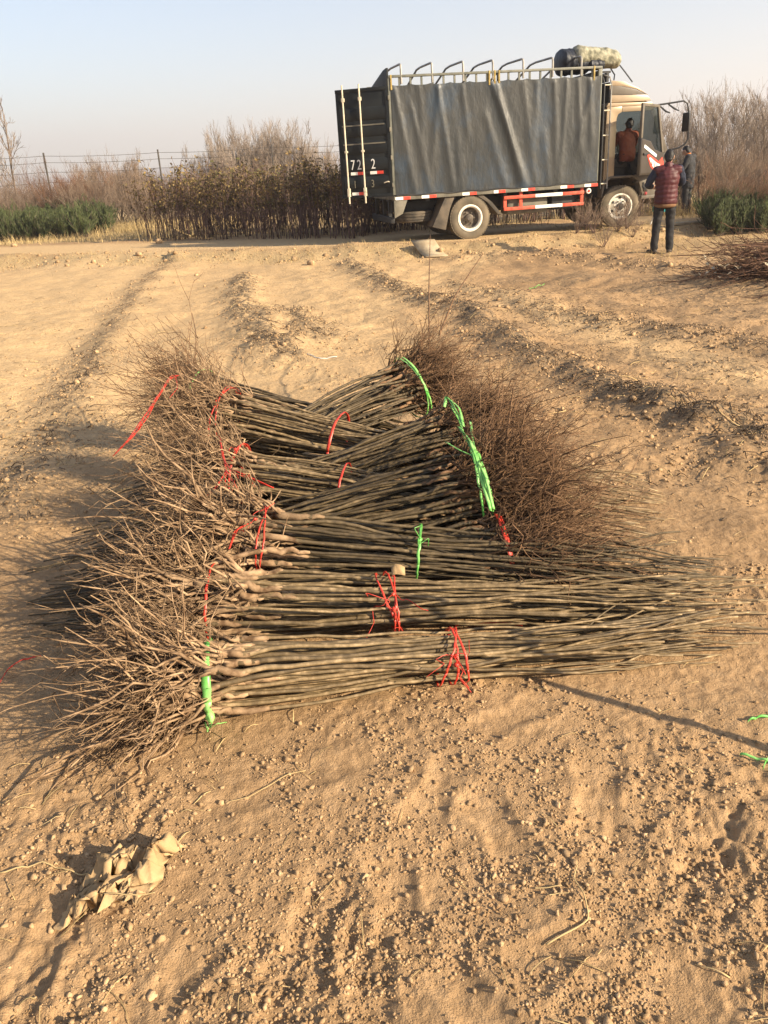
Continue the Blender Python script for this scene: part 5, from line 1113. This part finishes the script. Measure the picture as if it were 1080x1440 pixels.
# heap of dark brush beside the conifers
q = at(140, 326, .21); mb = MB(); n = 260; a = rng.uniform(0, 6.28, n); r = np.abs(rng.normal(size=n)) * .38; x = r * np.cos(a); y = r * np.sin(a); h = .42 * np.exp(-(r / .45) ** 2) * rng.uniform(.2, 1, n); b = rng.uniform(0, 6.28, n); L = rng.uniform(.25, .7, n); s = np.linspace(-.5, .5, 5)
P = np.stack([x[:, None] + np.cos(b)[:, None] * L[:, None] * s, y[:, None] + np.sin(b)[:, None] * L[:, None] * s, np.maximum(h[:, None] - 1.3 * s ** 2 * L[:, None], .01)], -1); mb.tubes(P, np.full((n, 5), .007), 4)
o = mb.build('brush_heap', M['litter'], None, True); o.location = (q[0], q[1], gz(q[0], q[1])); tag(o, 'small heap of dark brushwood at the corner of the conifer patch', 'brush heap')
# wire fence
fe = thing('wire_fence', 'wire fence on slim dark posts running behind the brown scrub', 'fence', (0, 0, 0)); fp = [az_point(px, 34 + .003 * px, 0) for px in (-84, 73, 230, 387, 544, 700)]
M['post'] = mat('fence_post', (.045, .04, .035), (.08, .07, .06), scale=6, rough=.85)
for p in fp: mb = MB(); mb.bx(p[0] - .028, p[0] + .028, p[1] - .028, p[1] + .028, p[2], p[2] + 2.75, .01); mb.build('post', M['post'], fe)
for hgt in (1.75, 2.1, 2.42, 2.64):
    P = []
    for a, b in zip(fp[:-1], fp[1:]):
        for t in np.linspace(0, 1, 8)[:-1]: P.append(a * (1 - t) + b * t + V3(0, 0, hgt - .18 * t * (1 - t)))
    mb = MB(); mb.tubes(np.array(P), np.full(len(P), .007), 4); mb.build('wire', M['post'], fe)

# ------------------------------------------------------------------ small things
# leaning slab on the bank
M['slab'] = mat('weathered_board', (.25, .195, .125), (.37, .30, .20), scale=6, rough=.85, bump=.5, bscale=30)
def slab():
    mb = MB(); n = 14; t = np.linspace(0, 1, n); z = .26 * (1 - t) ** 1.6 + .03; y = -t * .62
    P = np.stack([np.full(n, 0) + .16 * t, y, z], -1); mb.strip(P, (1, .0, .0), .46 - .04 * t, .028); q = at(597, 358, .06)
    o = mb.build('board', M['slab'], None, False); o.location = (q[0], q[1] + .35, gz(q[0], q[1]) - .03); o.rotation_euler = (0, 0, .1); tag(o, 'warped pale board leaning on the bank below the truck', 'board')
slab()
# plank on the ground behind the vest man
q = at(985, 313, .2); mb = MB(); mb.box((0, 0, .03), (1.5, .28, .05), .006); o = mb.build('plank', M['slab'], None); o.location = (q[0], q[1], gz(q[0], q[1])); o.rotation_euler = (0, 0, .25); tag(o, 'weathered plank lying on dry grass beyond the maroon vest person', 'plank')
# dark covered mound among the trees
q = az_point(1082, 23.5); mb = MB(); lumps(mb, np.array([[0, 0, .55]]), np.array([.85]), ico(3), .03, .75); o = mb.build('covered_mound', M['trouser'], None, True); o.location = tuple(q); o.scale = (1.2, .9, .9); tag(o, 'black sheet covered mound among the dry bushes', 'mound')
# heap of leafy twig bundles on the dug soil
def twig_heap():
    C = np.array([5.75, 10.55, .16]); o = thing('twig_heap', 'heap of dark reddish twigs with pale curled leaves on dug soil', 'twig heap', (C[0], C[1], gz(C[0], C[1])), 0)
    b = np.array(o.location); n = 285
    for i in range(n):
        st = C + np.array([rng.uniform(-.5, 1.2), rng.normal() * .34, rng.uniform(-.14, .27)]); L = rng.uniform(.7, 1.6); d = unit(np.array([-1, rng.normal() * .30, rng.normal() * .11 + .03])); s = np.linspace(0, 1, 8)[:, None]
        P = st + d * L * s + np.stack([smooth_noise(1, 8, 5, .03)[0] for _ in range(3)], -1) * s - np.array([0, 0, .25]) * s ** 2 * L * .3
        P[:, 2] = np.maximum(P[:, 2], ground(P[:, 0], P[:, 1]) + .01); mb = MB(); mb.tubes(P - b, taper(8, .010, .003), 5)
        tw_ = mb.build('twig', M['dark_twig'], o, True)
        B = grow((P - b)[None], 5, .28, .6, .1, 4, .3, 1, .1); mb = MB(); mb.tubes(B, np.full(B.shape[:2], .003), 3); mb.build('twiglets', M['dark_twig'], tw_, True)['kind'] = 'stuff'
    for i in range(120):
        p_ = C + np.array([rng.uniform(-1.5, .9), rng.normal() * .35, rng.uniform(.06, .26)]); p_[2] -= .12 * max(0, -p_[0] + C[0]) ; mb = MB(); leaves(mb, (p_ - b)[None], np.array([rng.uniform(.055, .10)]), -.5 if rng.uniform() < .5 else .3); mb.build('leaf', M['pale_leaf'], o, False)
twig_heap()
# crumpled paper bag
M['bag'] = mat('brown_paper', (.40, .265, .13), (.49, .34, .18), scale=8, rough=.75, bump=.5, bscale=26, bdist=.01, transl=.15)
def bag():
    q = at(172, 1240, 0); keep = np.random.default_rng(31)
    n = 26; u, v = np.meshgrid(np.linspace(-1, 1, n), np.linspace(-1, 1, n)); u = u + keep.normal(size=u.shape) * .028; v = v + keep.normal(size=u.shape) * .028
    # crumple: height from the distances to random fold points, so that creases are sharp and the faces between them flat
    C = keep.uniform(-1.1, 1.1, (13, 2)); H = keep.uniform(.0, .075, 13); dd = np.sqrt((u[..., None] - C[:, 0]) ** 2 + (v[..., None] - C[:, 1]) ** 2); o_ = np.argsort(dd, -1)
    d0 = np.take_along_axis(dd, o_[..., :1], -1)[..., 0]; d1 = np.take_along_axis(dd, o_[..., 1:2], -1)[..., 0]; h0 = H[o_[..., 0]]; h1 = H[o_[..., 1]]
    h = h0 + (h1 - h0) * d0 / (d0 + d1) + .030 * (1 - np.abs(d0 - d1).clip(0, .5) * 2) * np.sign(np.sin(h0 * 900)) + keep.normal(size=u.shape) * .0022
    r = np.maximum(np.abs(u), np.abs(v)); h = np.where(r < .9, h, h * .3) + .05 * np.exp(-((u + .45) / .35) ** 2 - ((v + .1) / .5) ** 2) + .05 * np.exp(-((u - .75) / .25) ** 2 - ((v - .35) / .5) ** 2)
    h = h - .06 * np.exp(-((u - .18) / .16) ** 2 - ((v - .25) / .45) ** 2)
    X = .095 * u * (1 + .20 * perlin(u * 1.4, v * 1.7, 92)) + .035 * v + .018 * perlin(v * 4, u * 2, 97); Y = .076 * v * (1 + .3 * perlin(u * 1.7 + 9, v * 1.4, 93)) + .03 * u + .022 * perlin(u * 4, v * 2.5, 94)
    Z = ground(X + q[0], Y + q[1]) + np.maximum(h * .72, .002)
    A = np.stack([X, Y, Z], -1).reshape(-1, 3); k = np.arange(n - 1)[:, None] * n + np.arange(n - 1)[None]; T1 = np.stack([k, k + 1, k + n + 1], -1).reshape(-1, 3); T2 = np.stack([k, k + n + 1, k + n], -1).reshape(-1, 3); F = np.concatenate([T1, T2])
    mb = MB(); mb.add(np.concatenate([A, A - [0, 0, .0012]]), [F, F[:, ::-1] + n * n]); o = mb.build('paper_bag', M['bag'], None, False); o.location = (q[0], q[1], 0)
    tag(o, 'crumpled brown paper bag lying on cloddy soil', 'paper bag')
bag()
M['grey_scrap'] = mat('grey_plastic', (.38, .36, .33), rough=.6)
# loose tie strings on the soil
def string(label, m, pts, wd, lift=.006, name='loose_string', cat='string'):
    P = np.array([at(a, b, 0) for a, b in pts]); t = np.linspace(0, len(P) - 1, 26); P = np.stack([np.interp(t, np.arange(len(P)), P[:, q]) for q in range(3)], -1)
    for _ in range(2): P[1:-1] = (P[:-2] + 2 * P[1:-1] + P[2:]) / 4
    P[:, 2] = ground(P[:, 0], P[:, 1]) + lift + .006 * np.abs(np.sin(np.linspace(0, 9, 26))); o_ = P[0].copy(); mb = MB(); mb.strip(P - o_, (.3, .5, .8), wd, .0016); o = mb.build(name, M[m], None, False); o.location = o_; tag(o, label, cat)
string('short straight green plastic string on soil right of the front bundle tips', 'green_tie', [(1050, 1023), (1066, 1019), (1100, 1016)], .007)
string('knotted green plastic string end on soil below the straight one', 'green_tie', [(1040, 1064), (1062, 1070), (1085, 1076), (1110, 1070)], .007)
string('green plastic scrap lying across the one below it on soil', 'green_tie', [(1073, 1082), (1078, 1072), (1098, 1066)], .008)
string('green string scrap on the trodden soil far behind the bundles', 'green_tie', [(744, 408), (756, 404), (766, 398)], .010, .008)
string('red plastic string lying on soil between the two front bundles', 'red_tie', [(640, 884), (680, 883), (735, 884)], .012, .012)
string('red string trailing out on the shaded soil beside the roots', 'red_tie', [(0, 962), (16, 938), (38, 928), (58, 924)], .006, .01)
string('white plastic scrap on the littered furrow behind the bundles', 'grey_scrap', [(432, 503), (450, 505), (474, 502)], .012, .004)
# piece of bark-like card on the stems
q = at(560, 803, .27); mb = MB(); mb.strip(np.array([(-.022, 0, 0), (-.008, .004, .006), (.008, 0, .004), (.022, -.004, .0)]), (0, .6, .8), np.array([.030, .034, .033, .028]), .002); o = mb.build('card_tag', M['bag'], None); o.location = tuple(q); tag(o, 'small tan card scrap lying on stems beside the green knot', 'card')

# out-of-frame tool added to cast the narrow shadow on the front bundle
M['wood'] = mat('worn_handle', (.20, .12, .06), (.32, .20, .11), scale=12, rough=.6); M['steel'] = mat('worn_steel', (.12, .11, .10), (.22, .20, .18), scale=20, rough=.45, metal=.6)
SPD = thing('shadow_caster', 'unseen tool added to cast the narrow shadow over the front bundle', 'shadow_caster', (1.47, 1.40, gz(1.47, 1.40)))
top = V3(-.02, .13, .80); mb = MB(); mb.tubes(np.array([V3(0, 0, .10), top * .5 + V3(0, 0, .03), top]), np.array([.015, .014, .014]), 10); SPH = mb.build('shaft', M['wood'], SPD, True)
mb = MB(); g = np.array([V3(-.06, -.02, .11), V3(-.055, -.01, .03), V3(0, 0, 0), V3(.055, .01, .03), V3(.06, .02, .11), V3(0, 0, .12), V3(-.06, -.02, .11)]) + top; mb.tubes(g, np.full(7, .014), 8); mb.build('grip', M['wood'], SPH, True)
mb = MB(); mb.prism([(-.10, .16), (.10, .16), (.10, -.06), (.05, -.14), (0, -.16), (-.05, -.14), (-.10, -.06)], -.006, .006, .002); mb.build('blade', M['steel'], SPD)

# ------------------------------------------------------------------ far hills and the air
def hills():
    n = 160; a = np.radians(np.linspace(-75, 75, n)); mb = MB(); rows = []
    for D, f in ((1700, 0.0), (1900, .6), (2100, 1.0), (2300, .7), (2450, 0.0)):
        x, y = D * np.sin(a), D * np.cos(a); hh = f * (62 + 40 * perlin(np.degrees(a) * .07, np.full(n, D * .0004), 5) + 16 * perlin(np.degrees(a) * .35, np.full(n, .5 + D * .001), 6)) * (.25 + .75 * np.exp(-((np.degrees(a) + 6) / 22) ** 2) + .4 * np.exp(-((np.degrees(a) - 40) / 15) ** 2))
        rows.append(np.stack([x, y, np.maximum(hh, 0) - 2 * (f == 0)], -1))
    V = np.concatenate(rows); k = np.arange(4)[:, None] * n + np.arange(n - 1)[None]
    mb.add(V, np.stack([k, k + 1, k + n + 1, k + n], -1).reshape(-1, 4)); M['hill'] = mat('far_hill', (.10, .10, .08), (.16, .15, .11), scale=.01, rough=.95)
    tag(mb.build('hills', M['hill'], None, True), 'low distant hills fading into haze', None, None, 'structure')
hills()
hz = bpy.data.materials.new('haze'); hz.use_nodes = True; N = hz.node_tree.nodes
N.remove(N['Principled BSDF']); pvn = N.new('ShaderNodeVolumePrincipled'); pvn.inputs['Color'].default_value = (.96, .92, .95, 1); pvn.inputs['Density'].default_value = .0009; pvn.inputs['Anisotropy'].default_value = .2
hz.node_tree.links.new(pvn.outputs[0], N['Material Output'].inputs['Volume'])
mb = MB(); mb.bx(-2600, 2600, -2600, 2600, -3.5, 150); o = mb.build('haze', hz, None); tag(o, 'thin pale winter haze lying over the whole plain', 'haze', None, 'stuff')
